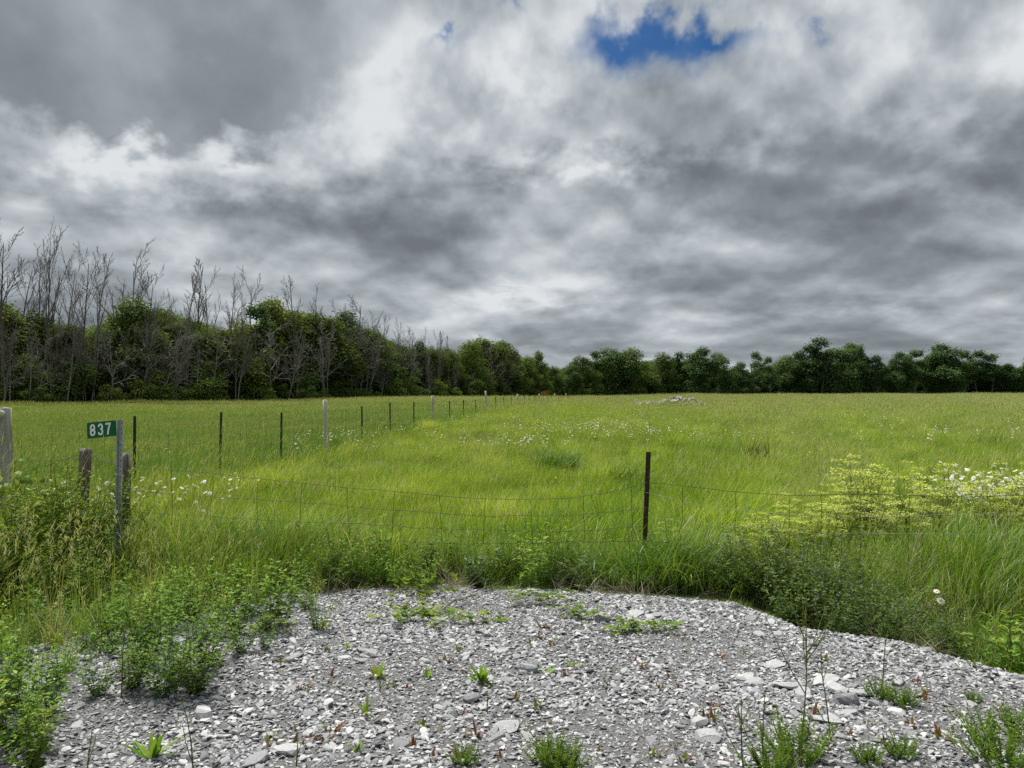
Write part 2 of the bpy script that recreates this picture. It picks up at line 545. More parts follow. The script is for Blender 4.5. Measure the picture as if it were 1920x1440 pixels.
M['steel_post'] = surface('steel_post', [(0.3, (0.012, 0.024, 0.022)), (0.7, (0.030, 0.045, 0.045))], (30, 30, 6), 5, 0.55, bump=0.1)
M['rusty_post'] = surface('rusty_post', [(0.3, (0.018, 0.012, 0.010)), (0.55, (0.048, 0.027, 0.019)), (0.8, (0.105, 0.058, 0.036))], (40, 40, 9), 6, 0.8, bump=0.4)
M['galvanised'] = surface('galvanised', [(0.3, (0.30, 0.33, 0.36)), (0.7, (0.47, 0.50, 0.53))], (25, 25, 25), 4, 0.5, metal=0.55, bump=0.05)
M['wire'] = surface('wire', [(0.3, (0.022, 0.018, 0.015)), (0.7, (0.055, 0.046, 0.040))], (9, 9, 9), 3, 0.7, metal=0.2, bump=0.0)
M['bright_wire'] = surface('bright_wire', [(0.3, (0.20, 0.21, 0.22)), (0.7, (0.42, 0.43, 0.44))], (9, 9, 9), 3, 0.5, metal=0.3, bump=0.0)
M['sign_green'] = surface('sign_green', [(0.2, (0.002, 0.085, 0.046)), (0.8, (0.004, 0.115, 0.062))], (6, 6, 6), 3, 0.42, bump=0.0)
M['sign_white'] = surface('sign_white', [(0.2, (0.70, 0.72, 0.70)), (0.8, (0.80, 0.81, 0.79))], (9, 9, 9), 3, 0.45, bump=0.0)
STONE = [(0.0, (0.100, 0.101, 0.105)), (0.35, (0.222, 0.226, 0.235)), (0.62, (0.345, 0.350, 0.360)), (0.86, (0.50, 0.50, 0.50)), (0.93, (0.56, 0.555, 0.545)), (1.0, (0.46, 0.385, 0.295))]
M['chip'] = surface('chip', STONE, (25, 25, 25), 4, 0.85, bump=0.35, dist=0.004, rand=0.75)
M['stone'] = surface('stone', [(0.1, (0.16, 0.16, 0.166)), (0.5, (0.31, 0.314, 0.322)), (0.85, (0.50, 0.50, 0.49)), (1.0, (0.46, 0.38, 0.28))], (14, 14, 30), 6, 0.85, bump=0.6, dist=0.008, rand=0.5)
M['field_stone'] = surface('field_stone', [(0.2, (0.20, 0.20, 0.19)), (0.7, (0.43, 0.42, 0.40))], (3, 3, 3), 5, 0.9, bump=0.3, rand=0.4)
M['gravel_bed'] = surface('gravel_bed', [(0.25, (0.085, 0.084, 0.083)), (0.55, (0.19, 0.189, 0.188)), (0.8, (0.32, 0.318, 0.315))], (70, 70, 70), 8, 0.95, bump=1.0, dist=0.02)
M['soil'] = surface('soil', [(0.25, (0.035, 0.045, 0.015)), (0.55, (0.065, 0.095, 0.020)), (0.8, (0.11, 0.13, 0.035))], (3, 3, 3), 8, 0.95, bump=0.4, dist=0.03)

# ------------------------------------------------------------------ the lie of the land
PAD = np.array([(-5.2, -6.0), (-4.7, 2.6), (-4.2, 3.5), (-3.6, 4.85), (-3.29, 5.25), (-2.97, 5.6), (-2.36, 6.05), (-1.85, 6.55), (-0.75, 6.8), (0.64, 6.62),
                (1.80, 6.32), (2.10, 5.62), (2.66, 5.30), (2.85, 4.92), (3.06, 4.62), (3.80, 3.6), (4.4, 2.6), (5.2, -6.0)])


def pad_distance(x, y):
    """signed distance to the edge of the gravel, positive outside"""
    x, y = np.asarray(x, float), np.asarray(y, float)
    best = np.full(x.shape, 1e9)
    inside = np.zeros(x.shape, bool)
    n = len(PAD)
    for i in range(n):
        ax, ay = PAD[i]
        bx, by = PAD[(i + 1) % n]
        ex, ey = bx - ax, by - ay
        t = np.clip(((x - ax) * ex + (y - ay) * ey) / (ex * ex + ey * ey), 0, 1)
        best = np.minimum(best, np.hypot(x - ax - t * ex, y - ay - t * ey))
        cross = ((ay > y) != (by > y)) & (x < ex * (y - ay) / (ey if ey else 1e-9) + ax)
        inside ^= cross
    return np.where(inside, -best, best)


def sstep(v, a, b):
    t = np.clip((v - a) / (b - a), 0, 1)
    return t * t * (3 - 2 * t)


def wave(x, y, s, seed=0.0):
    """soft repeatable bumps between about -1 and 1"""
    x, y = np.asarray(x) / s, np.asarray(y) / s
    return (np.sin(1.7 * x + 2.3 * y + seed) + np.sin(-2.9 * x + 1.1 * y + 1.7 * seed + 1.0)
            + np.sin(0.8 * x - 3.1 * y + 2.9 * seed + 2.0) + 0.6 * np.sin(5.3 * x + 4.1 * y + seed)) / 3.0


_Y = np.array([-50, 0, 12, 22, 33, 44, 55, 70, 85, 100, 112, 135, 170, 300, 2000.])
_LEFT = np.array([0, 0, -.04, 0, .10, .26, .40, .58, .72, .85, 1.06, 1.15, 1.25, 1.4, 1.6])
_MID = np.array([0, 0, -.02, .06, .34, .62, .82, 1.0, 1.08, 1.12, 1.14, 1.14, 1.14, 1.2, 1.6])
_RIGHT = np.array([0, 0, .03, .10, .28, .48, .70, 1.00, 1.26, 1.47, 1.53, 1.40, 0.85, .5, 1.6])


def H(x, y):
    x, y = np.asarray(x, float), np.asarray(y, float)
    r = x / np.maximum(np.abs(y), 12.0)
    wl = sstep(-r, 0.10, 0.35)
    wr = sstep(r, 0.10, 0.26)
    z = np.interp(y, _Y, _MID) * (1 - wl - wr) + np.interp(y, _Y, _LEFT) * wl + np.interp(y, _Y, _RIGHT) * wr
    far = sstep(y, 8, 30)
    z = z + far * 0.06 * wave(x, y, 9.0, 1.0) + 0.03 * sstep(y, 6.8, 9) * wave(x, y, 2.2, 3.0) + 0.10 * sstep(y, 11, 17) * (1 - sstep(y, 40, 60)) * wave(x, y, 3.4, 8.0)
    z = z + 0.10 * sstep(y, 60, 90) * wave(x, y, 38.0, 2.0) * (1 - wl)
    # the bank falls away from the gravel into a shallow ditch on either side
    s = pad_distance(x, y)
    side = sstep(-y, -6.9, -5.6)
    z = z - (0.42 * side + 0.10 * sstep(-y, -7.6, -6.9)) * sstep(s, -0.15, 0.9) * (1 - 0.75 * sstep(s, 1.4, 3.6))
    # the tipped gravel lies in a low uneven heap
    z = z + np.where(s < 0, sstep(-s, 0, 1.2) * (0.03 + 0.035 * wave(x, y, 1.1, 5.0)), 0)
    return z


def at(px, Y):
    """ground point seen below column px of the photograph at Y metres"""
    X = (px - 960.0) / FPX * Y
    return np.array([X, Y, float(H(X, Y))])


def z_of(py, Y):
    return EYE - (py - HORIZON) / FPX * Y


def spread(lo, hi, n, fine):
    t = np.linspace(-1, 1, n)
    k = 5.0
    return np.where(t < 0, -lo * np.sinh(k * t) / np.sinh(k) * -1 if lo > 0 else lo * np.sinh(-k * t) / np.sinh(k), hi * np.sinh(k * t) / np.sinh(k))


xs = 900 * np.sinh(np.linspace(-6.2, 6.2, 260)) / math.sinh(6.2)
ys = np.concatenate([np.linspace(-60, 1.5, 30)[:-1], np.arange(1.5, 12, 0.14), 12 + (1500 - 12) * (np.exp(np.linspace(0, 6.0, 150)) - 1) / (math.exp(6.0) - 1)])
gx, gy = np.meshgrid(xs, ys)
gz = H(gx, gy) - np.where(pad_distance(gx, gy) < -0.06, 0.04, 0.0)
nx, ny = len(xs), len(ys)
i = np.arange(ny - 1)[:, None] * nx + np.arange(nx - 1)[None]
g = Geo()
g.add(np.stack([gx, gy, gz], -1), np.stack([i, i + 1, i + nx + 1, i + nx], -1).reshape(-1, 4))
tag(link('ground', g.mesh('ground', M['soil'], True)), kind='structure')

# gravel: a bed, the stones one can pick out, and the small chips
xs = np.arange(-5.2, 5.2, 0.06)
ys = np.arange(0.6, 6.9, 0.06)
gx, gy = np.meshgrid(xs, ys)
sd = pad_distance(gx, gy)
gz = H(gx, gy) + 0.004
nx, ny = len(xs), len(ys)
keep = (sd[:-1, :-1] < 0.02)
i = (np.arange(ny - 1)[:, None] * nx + np.arange(nx - 1)[None])[keep]
g = Geo()
g.add(np.stack([gx, gy, gz], -1), np.stack([i, i + 1, i + nx + 1, i + nx], -1))
gravel = tag(link('gravel_pad', g.mesh('gravel_pad', M['gravel_bed'], True)), kind='structure')


def shard(flat, seed, mat, cuts=9, rough=0.16):
    """an angular broken stone about one unit long: an icosphere cut by random planes"""
    import bmesh
    r = np.random.default_rng(seed)
    bm = bmesh.new()
    bmesh.ops.create_icosphere(bm, subdivisions=2, radius=0.62)
    for _ in range(cuts):
        nrm = unit(r.normal(size=3))
        if r.random() < 0.4:
            nrm = unit(np.array([nrm[0] * .3, nrm[1] * .3, 1.0 if r.random() < .5 else -1.0]))
        off = r.uniform(0.26, 0.46)
        for v in bm.verts:
            dd = v.co.dot(Vector(nrm)) - off
            if dd > 0:
                v.co -= Vector(nrm) * dd
    bmesh.ops.remove_doubles(bm, verts=bm.verts, dist=0.03)
    bmesh.ops.dissolve_limit(bm, angle_limit=0.12, verts=bm.verts, edges=bm.edges)
    for v in bm.verts:
        v.co += Vector(r.normal(size=3)) * 0.02
        v.co.y *= r.uniform(0.98, 1.02) * (0.55 + 0.35 * ((seed * 37) % 10) / 10)
        v.co.z *= flat
    me = bpy.data.meshes.new('stone')
    bm.to_mesh(me)
    bm.free()
    me.materials.append(mat)
    return me


chips = [shard(f, 10 + k, M['chip'], 8) for k, f in enumerate([.22, .3, .18, .35, .25, .42, .2, .3, .28, .5, .24, .32])]
N = 150000
Yc = 2.3 + (6.9 - 2.3) * rng.random(N) ** 0.9
Xc = U(-5.0, 5.0, N)
sd = pad_distance(Xc, Yc)
ok = (sd < 0.10 + 0.12 * wave(Xc, Yc, 0.5)) & (np.abs(Xc) < 0.72 * Yc + 0.9)
Xc, Yc = Xc[ok], Yc[ok]
n = len(Xc)
L = 0.011 + 0.021 * rng.random(n) ** 1.7 + 0.03 * (rng.random(n) > 0.93) * rng.random(n)
L *= 1 + 0.28 * wave(Xc, Yc, 0.7, 4.0)
Zc = H(Xc, Yc) + 0.004 + L * U(0.02, 0.26, n)
L = np.where(rng.random(n) < 0.25, L * 0.6, L)
rot = np.stack([rng.normal(0, 0.33, n), rng.normal(0, 0.33, n), U(0, 6.28, n)], 1)
o = scatter('gravel', np.stack([Xc, Yc, Zc], 1), rot, np.repeat(L[:, None], 3, 1), rng.integers(0, len(chips), n), chips, gravel)
tag(o, kind='stuff')

stones = [shard(f, 60 + k, M['stone'], 10) for k, f in enumerate([.35, .45, .3, .55, .4, .5, .6, .33])]
PLACED = [  # larger stones one can find again in the photograph: column, row, length in pixels
    (1235, 1158, 34), (1003, 1110, 40), (1545, 1275, 60), (1500, 1300, 46), (1470, 1283, 56), (1560, 1290, 50), (1575, 1320, 48), (1610, 1303, 40),
    (1640, 1300, 34), (1675, 1345, 34), (1550, 1365, 62), (1585, 1350, 40), (1690, 1322, 36), (1395, 1265, 44), (1415, 1280, 40), (1450, 1245, 36),
    (905, 1285, 30), (880, 1320, 44), (822, 1330, 30), (838, 1328, 26), (905, 1335, 28), (1000, 1255, 36), (985, 1265, 40), (1060, 1282, 30),
    (1075, 1280, 26), (945, 1232, 26), (875, 1240, 34), (540, 1410, 60), (480, 1425, 52), (365, 1412, 40), (385, 1335, 46), (350, 1365, 34),
    (520, 1118, 26), (540, 1245, 30), (560, 1235, 40), (700, 1235, 34), (685, 1228, 28), (645, 1240, 30), (1130, 1165, 36), (1190, 1155, 32),
    (1215, 1160, 26), (1300, 1128, 20), (1730, 1215, 26), (1770, 1250, 24), (1655, 1220, 24), (1560, 1215, 22), (1590, 1225, 26), (1745, 1250, 22),
    (1420, 1190, 34), (1410, 1160, 28), (1760, 1390, 36), (1790, 1370, 30), (1810, 1330, 28), (1330, 1390, 60), (1310, 1360, 40), (950, 1375, 50),
    (930, 1390, 40), (760, 1400, 36), (620, 1405, 40), (660, 1380, 30), (230, 1215, 30), (250, 1240, 34), (70, 1235, 30), (470, 1135, 26), (430, 1160, 24),
]
rows = []
for (px, py, ln) in PLACED:
    Yd = EYE * FPX / (py - HORIZON)
    rows.append(((px - 960) / FPX * Yd, Yd, ln / FPX * Yd * 1.05))
while len(rows) < 290:
    Yd = float(2.9 + 3.8 * rng.random())
    Xd = float(U(-0.70, 0.70) * Yd)
    if pad_distance(np.array([Xd]), np.array([Yd]))[0] < -0.03:
        rows.append((Xd, Yd, 0.034 + 0.05 * float(rng.random()) ** 2.2))
for k, (Xd, Yd, ln) in enumerate(rows):
    o = link('stone', stones[k % len(stones)], gravel)
    o.location = (Xd, Yd, float(H(Xd, Yd)) + ln * 0.07)
    o.rotation_euler = (float(rng.normal(0, .16)), float(rng.normal(0, .16)), float(U(0, 6.28)))
    o.scale = (ln, ln, ln * float(U(.75, 1.1)))

# ------------------------------------------------------------------ grass
WIND = 0.25


def tuft(n, rad, h, w, lean=(0.05, 0.45), bend=(0.2, 0.9), tint=(0.1, 0.97), seeds=0, sh=(0.5, 0.75), segs=3, mats=('field_grass', 'seed_head'), dry=0.05, seedw=0.008):
    g = Geo()
    r = rad * np.sqrt(rng.random(n))
    a = U(0, 6.28, n)
    base = np.stack([r * np.cos(a), r * np.sin(a), np.full(n, -0.03)], 1)
    hh = U(h[0], h[1], n)
    az = np.where(rng.random(n) < 0.35, rng.normal(WIND, 0.9, n), U(0, 6.28, n))
    t = U(tint[0], tint[1], n)
    t = np.where(rng.random(n) < dry, 1.0, t)
    g.blades(base, az, hh, U(w[0], w[1], n), U(*lean, n), U(*bend, n), segs, t)
    if seeds:
        r = rad * np.sqrt(rng.random(seeds))
        a = U(0, 6.28, seeds)
        base = np.stack([r * np.cos(a), r * np.sin(a), np.full(seeds, -0.03)], 1)
        az = rng.normal(WIND, 0.7, seeds)
        hs = U(sh[0], sh[1], seeds)
        le, be = U(0.02, 0.25, seeds), U(0.05, 0.45, seeds)
        tip = g.blades(base, az, hs, w[0] * 0.6, le, be, 3, U(0.6, 0.95, seeds))
        g.blades(tip - np.array([0, 0, 0.01]), az, U(0.07, 0.14, seeds), U(seedw * .7, seedw * 1.3, seeds), le + be, U(0.1, 0.5, seeds), 2, U(0, 1, seeds), 1, leaf=True)
    return g.mesh('tuft', [M[q] for q in mats])


near_t = [tuft(80, 0.20, (0.16, 0.42), (0.0035, 0.007), (0.02, .4), (.1, .8)) for _ in range(5)] + \
         [tuft(60, 0.20, (0.18, 0.44), (0.0035, 0.007), (.02, .4), (.1, .8), seeds=9, sh=(0.42, 0.68)) for _ in range(3)] + \
         [tuft(40, 0.18, (0.32, 0.6), (0.005, 0.009), (0.1, 0.5), (0.4, 1.2), tint=(0.0, 0.45)) for _ in range(2)]
near_t += [tuft(26, 0.22, (0.25, 0.5), (0.004, 0.007), seeds=26, sh=(0.45, 0.75), seedw=0.007, dry=.15) for _ in range(2)] + [tuft(80, 0.24, (0.35, 0.62), (0.005, 0.009), (0.1, 0.5), (0.4, 1.2), tint=(0.35, 1.0)) for _ in range(2)]
hay_t = [tuft(70, 0.28, (0.34, 0.56), (0.005, 0.009), (0.02, 0.3), (0.1, 0.7), seeds=6, sh=(0.5, 0.66), mats=('hay_grass', 'seed_head')) for _ in range(3)]
hay_far = [tuft(150, 0.75, (0.34, 0.52), (0.010, 0.018), (0.02, 0.3), (0.1, 0.7), seeds=16, sh=(0.46, 0.62), segs=2, seedw=0.014, mats=('hay_grass', 'seed_head')) for _ in range(3)]
far_t = [tuft(150, 0.75, (0.26, 0.5), (0.010, 0.018), segs=2) for _ in range(3)] + \
        [tuft(110, 0.75, (0.26, 0.5), (0.010, 0.018), seeds=46, sh=(0.42, 0.66), segs=2, seedw=0.018) for _ in range(4)]


def fence_y(x):
    return 7.42 - 0.09 * x


def field_points(y0, y1, dens, edge=2.5):
    n = int(dens * (0.72 * (y1 * y1 - y0 * y0) + 2 * edge * (y1 - y0)))
    y = np.sqrt(U(y0 * y0, y1 * y1, n))
    x = U(-1, 1, n) * (0.72 * y + edge)
    return x, y


NB = len(near_t) + len(far_t)
PX, PY, PZ, PR, PS, PI_ = [], [], [], [], [], []


def sow(x, y, s, idx, tilt=0.12):
    n = len(x)
    PX.append(x); PY.append(y); PZ.append(H(x, y))
    PR.append(np.stack([rng.normal(0, tilt, n), rng.normal(0.04, tilt, n), rng.normal(0, 0.5, n)], 1))
    PS.append(s); PI_.append(idx)


for (a, b, d) in ((6.9, 16, 30), (16, 38, 17)):
    x, y = field_points(a, b, d)
    ok = y > fence_y(x) - 0.25
    x, y = x[ok], y[ok]
    n = len(x)
    lush = wave(x, y, 3.3, 7.0)
    s = np.clip(0.86 + 0.30 * lush + 0.34 * wave(x, y, 0.8, 2.0), .38, 1.5) * U(0.75, 1.2, n)
    idx = np.where(rng.random(n) < 0.30 + 0.22 * sstep(y, 10, 30) - 0.2 * lush, rng.integers(5, 8, n), rng.integers(0, 5, n))
    idx = np.where((wave(x, y, 1.9, 9.0) > 0.45) & (rng.random(n) < 0.65), rng.integers(8, 10, n), idx)
    idx = np.where((wave(x, y, 2.7, 15.0) > 0.35) & (rng.random(n) < 0.5), rng.integers(10, 12, n), idx)
    idx = np.where((wave(x, y, 1.3, 21.0) > 0.5) & (rng.random(n) < 0.6), rng.integers(12, 14, n), idx)
    hay = x < -7.21 + 0.174 * (y - 11.0)
    idx = np.where(hay, NB + rng.integers(0, 3, n), idx)
    s = np.where(hay, U(.85, 1.05, n), s)
    sow(x, y, np.stack([s, s, s], 1), idx)
x, y = field_points(37, 128, 2.3, 6)
n = len(x)
s = (1.0 + 0.16 * wave(x, y, 6.0, 7.0)) * U(0.85, 1.15, n)
idx = np.where(rng.random(n) < 0.55 + 0.25 * sstep(y, 40, 80), rng.integers(len(near_t) + 3, len(near_t) + 7, n), rng.integers(len(near_t), len(near_t) + 3, n))
hay = x < -7.21 + 0.174 * (y - 11.0)
idx = np.where(hay, NB + 3 + rng.integers(0, 3, n), idx)
sow(x, y, np.stack([s * 1.05, s * 1.05, s], 1), idx, 0.05)
x = np.concatenate(PX); y = np.concatenate(PY)
o = scatter('field_grass', np.stack([x, y, np.concatenate(PZ)], 1), np.concatenate(PR), np.concatenate(PS), np.concatenate(PI_), near_t + far_t + hay_t + hay_far)
tag(o, 'lush yellow-green meadow grass filling the field behind the fences', 'grass', kind='stuff')

# rank grass on the bank and in the ditch
long_t = [tuft(46, 0.16, (0.35, 0.72), (0.005, 0.011), (0.05, 0.45), (0.3, 1.3), (0.05, 0.9), mats=('long_grass', 'seed_head'), segs=4, dry=0.08) for _ in range(4)] + \
         [tuft(34, 0.16, (0.3, 0.6), (0.004, 0.009), (0.05, 0.5), (0.3, 1.3), (0.2, 0.95), seeds=4, sh=(0.5, 0.88), mats=('long_grass', 'panicle'), segs=4, dry=0.14, seedw=0.0048) for _ in range(3)] + \
         [tuft(40, 0.12, (0.10, 0.28), (0.003, 0.006), (0.1, 0.7), (0.3, 1.2), (0.1, 0.9), mats=('long_grass', 'seed_head'), dry=0.12) for _ in range(3)]
N = 10000
x, y = U(-8, 8, N), U(2.2, 8.1, N)
s = pad_distance(x, y)
reach = 0.02 - np.where(x < -1.2, 1.1, 0.5) * np.clip(wave(x, y, 0.45, 6.0) + 0.25 * (x < 0), 0, 1.2)
ok = ((s > reach) | ((x < -1.5) & (s > -0.95) & (rng.random(N) < .30)) | ((s > -.35) & (rng.random(N) < .16))) & ~((x > 0.7) & (x < 2.0) & (y > 6.45) & (y < 7.15) & (rng.random(N) < .85)) & (y < fence_y(x) + 0.3) & (np.abs(x) < 0.72 * y + 1.5)
ok &= rng.random(N) < np.where(s < 0.35, 0.55, 0.95)
x, y, s = x[ok], y[ok], s[ok]
n = len(x)
k = np.clip(0.40 + s * 0.9, 0.28, 1.0) * (0.95 + 0.2 * wave(x, y, 1.2, 3.0)) * U(0.75, 1.2, n)
k *= np.where((x > -1.6) & (x < 1.2), 0.80, 1.08)
k *= 1 - 0.45 * sstep(x, 1.5, 2.2) * sstep(-x, -3.9, -3.2) * sstep(y, 4.8, 5.6)
k *= 1 - 0.55 * ((x > -3.85) & (x < -3.2) & (y > 6.0) & (y < 7.2))
idx = np.where(s < 0.25, rng.integers(7, 10, n), np.where(rng.random(n) < np.where(x < 0, 0.5, 0.25), rng.integers(4, 7, n), rng.integers(0, 4, n)))
o = scatter('roadside_grass', np.stack([x, y, H(x, y)], 1), np.stack([rng.normal(0, .15, n), rng.normal(.05, .15, n), rng.normal(0, .6, n)], 1),
            np.repeat(k[:, None], 3, 1), idx, long_t)
tag(o, 'rank green grass with pale seed heads on the bank around the gravel', 'grass', kind='stuff')

# last year's straw lying in the ditch and under the wire
straw_t = [tuft(60, 0.16, (0.12, 0.42), (0.003, 0.006), (0.5, 1.35), (0.1, 0.8), (0.0, 1.0), mats=('dry', 'dry'), segs=3, dry=0.0) for _ in range(4)]
N = 520
x, y = U(-6, 6, N), U(3.4, 7.6, N)
s = pad_distance(x, y)
ok = (s > -0.08) & (y < fence_y(x) + 0.1) & (rng.random(N) < np.clip(0.25 + 0.6 * wave(x, y, 0.8, 12.0) + 0.5 * (np.abs(s) < 0.3) + 0.35 * ((x > 0.8) & (x < 2.6)), 0.03, 1))
x, y = x[ok], y[ok]
n = len(x)
o = scatter('straw', np.stack([x, y, H(x, y) + 0.01], 1), np.stack([rng.normal(0, .2, n), rng.normal(0, .2, n), U(0, 6.28, n)], 1), np.repeat(U(.6, 1.2, n)[:, None], 3, 1), rng.integers(0, 4, n), straw_t)
tag(o, 'dry pale straw lying at the foot of the green bank', 'straw', kind='stuff')

# ------------------------------------------------------------------ trees
def grow(g, p, d, L, r, level, maxl, spec, sides, tips=None):
    """one limb and the limbs that leave it"""
    k = 5 if level == 0 else 4
    pts = [p]
    d = unit(d)
    q = p.copy()
    for s in range(k):
        d = unit(d + rng.normal(0, spec['wob'], 3) + np.array([0, 0, spec['up'][level]]))
        q = q + d * L / k
        pts.append(q)
    pts = np.array(pts)
    end = 0.30 if level < maxl else 0.25
    rad = np.linspace(r, r * end, k + 1)
    g.tube(pts, rad, sides[level], tint=float(U(0, 1)))
    if tips is not None and level >= 1:
        tips.append((pts[-1], level))
    if level >= maxl:
        return
    nb = spec['n'][level]
    for b in range(nb):
        t = spec['from'][level] + (0.97 - spec['from'][level]) * ((b + float(U(0.1, 0.9))) / nb)
        i = min(int(t * k), k - 1)
        f = t * k - i
        bp = pts[i] * (1 - f) + pts[i + 1] * f
        td = unit(pts[i + 1] - pts[i])
        side = unit(np.cross(td, rng.normal(size=3)))
        ang = float(U(*spec['ang'][level]))
        bd = td * math.cos(ang) + side * math.sin(ang)
        rr = (r + (r * end - r) * t)
        grow(g, bp, bd, L * spec['len'][level] * float(U(0.7, 1.15)) * (1.15 - 0.5 * t), max(rr * 0.55, spec['rmin']), level + 1, maxl, spec, sides, tips)


BARE = [
    dict(wob=0.07, up=[0.03, 0.10, 0.06, 0.03], n=[10, 7, 4], ang=[(0.3, 0.65), (0.3, 0.8), (0.3, 0.9)], len=[0.42, 0.42, 0.42], rmin=0.016, **{'from': [0.30, 0.2, 0.2]}),
    dict(wob=0.08, up=[0.03, 0.14, 0.08, 0.03], n=[13, 7, 4], ang=[(0.32, 0.62), (0.25, 0.7), (0.3, 0.9)], len=[0.50, 0.36, 0.40], rmin=0.016, **{'from': [0.22, 0.2, 0.2]}),
    dict(wob=0.06, up=[0.02, 0.10, 0.05, 0.02], n=[9, 6, 4], ang=[(0.25, 0.6), (0.3, 0.8), (0.3, 0.9)], len=[0.30, 0.42, 0.42], rmin=0.015, **{'from': [0.45, 0.25, 0.2]}),
    dict(wob=0.12, up=[0.02, 0.02, -0.06, -0.05], n=[14, 8, 5], ang=[(0.5, 1.1), (0.4, 0.9), (0.3, 0.9)], len=[0.38, 0.42, 0.45], rmin=0.017, **{'from': [0.25, 0.2, 0.2]}),
]
bare_meshes = []
for kind, cnt in ((0, 3), (1, 2), (2, 2), (3, 2)):
    lst = []
    for c in range(cnt):
        g = Geo()
        tr = Geo()
        ang = float(U(-0.05, 0.05))
        spec = BARE[kind]
        # trunk in one mesh, the limbs and twigs in another
        k = 7
        pts = [np.array([0, 0, -0.4])]
        dd = np.array([ang, 0, 1.0])
        for s in range(k):
            dd = unit(dd + rng.normal(0, 0.05, 3) + np.array([0, 0, .04]))
            pts.append(pts[-1] + dd * 10.0 / k)
        pts = np.array(pts)
        tr.tube(pts, np.linspace(0.105, 0.02, k + 1), 6, tint=0.5)
        nb = spec['n'][0]
        for b in range(nb):
            t = spec['from'][0] + (0.96 - spec['from'][0]) * ((b + float(U(0.1, 0.9))) / nb)
            i = min(int(t * k), k - 1)
            f = t * k - i
            bp = pts[i] * (1 - f) + pts[i + 1] * f
            td = unit(pts[i + 1] - pts[i])
            sd_ = unit(np.cross(td, rng.normal(size=3)))
            a_ = float(U(*spec['ang'][0]))
            grow(g, bp, td * math.cos(a_) + sd_ * math.sin(a_), 10 * spec['len'][0] * float(U(.75, 1.15)) * (1.2 - 0.75 * t), 0.066 * (1.15 - t), 1, 3, spec, [6, 4, 3, 3])
        lst.append((tr.mesh('trunk', M['dead_bark'], True), g.mesh('branches', M['dead_bark'])))
    bare_meshes.append(lst)


def crown_mesh(mat, nlobe, leaf, count, shape, seed_open=0.0):
    """leaf-sized faces through a crown made of uneven lobes; unit tree is 10 m high"""
    g = Geo()
    z0, z1, wide, peak = shape
    C, R = [], []
    for k in range(nlobe):
        t = (k + float(U(0.1, 0.9))) / nlobe
        zc = z0 + (z1 - z0) * t
        prof = max(0.10, math.sin(math.pi * min(1.0, max(0.02, t ** peak * 0.92 + 0.06)))) ** 0.7
        rr = wide * prof * math.sqrt(float(U(0.05, 1.0)))
        a = float(U(0, 6.28)) + k * 2.4
        C.append((rr * math.cos(a), rr * math.sin(a), zc))
        R.append(float(U(0.5, 1.0)) * wide * 0.44)
    C.append((0, 0, (z0 + z1) / 2)); R.append(wide * 0.55)
    C, R = np.array(C), np.array(R)
    w = R ** 2
    pick = rng.choice(len(C), count, p=w / w.sum())
    dirn = unit(rng.normal(size=(count, 3)))
    dirn[:, 2] = np.where((dirn[:, 2] < -0.3) & (rng.random(count) < .45), -dirn[:, 2] * 0.6, dirn[:, 2])
    rad = R[pick] * (0.45 + 0.62 * rng.random(count) ** 0.5)
    # small sprays: leaves gather around shoots
    shoots = unit(rng.normal(size=(count // 14 + 1, 3)))
    p = C[pick] + dirn * rad[:, None] * np.array([1, 1, 0.8])
    sp = rng.integers(0, count // 14 + 1, count)
    p = p + rng.normal(0, 0.16, (count, 3)) * (1 + 1.2 * (rng.random((count, 1)) < .12))
    up = unit(dirn * 0.6 + np.array([0, 0, 0.8]) + rng.normal(0, 0.5, (count, 3)))
    d = unit(np.cross(up, rng.normal(size=(count, 3))) + dirn * 0.4 - np.array([0, 0, 0.35]))
    clump = 0.5 + 0.5 * np.sin(p[:, 0] * 3.1 + 1.3 * p[:, 2]) * np.sin(p[:, 1] * 2.7 - p[:, 2] * 2.1)
    tint = np.clip(0.15 + 0.45 * rng.random(count) + 0.35 * clump, 0, 1)
    L = U(leaf * 0.7, leaf * 1.35, count)
    g.leaves(p, d, up, L, L * U(0.55, 0.8, count), 0.1, tint)
    return g.mesh('crown', mat)


def trunk_mesh(h=7.0, r=0.17, limbs=9):
    g = Geo()
    k = 6
    pts = [np.array([0, 0, -0.5])]
    dd = np.array([0, 0, 1.0])
    for s in range(k):
        dd = unit(dd + rng.normal(0, 0.06, 3))
        pts.append(pts[-1] + dd * (h + .5) / k)
    pts = np.array(pts)
    g.tube(pts, np.linspace(r, r * 0.25, k + 1), 6)
    for b in range(limbs):
        t = float(U(0.3, 0.95))
        i = min(int(t * k), k - 1)
        bp = pts[i] + (pts[i + 1] - pts[i]) * (t * k - i)
        a = float(U(0, 6.28))
        e = bp + np.array([math.cos(a) * 1.5, math.sin(a) * 1.5, float(U(0.8, 2.2))]) * float(U(.6, 1.1))
        g.tube(np.array([bp, (bp + e) / 2 + rng.normal(0, .12, 3), e]), [r * .4, r * .25, r * .1], 4)
    return g.mesh('trunk', M['bark'], True)


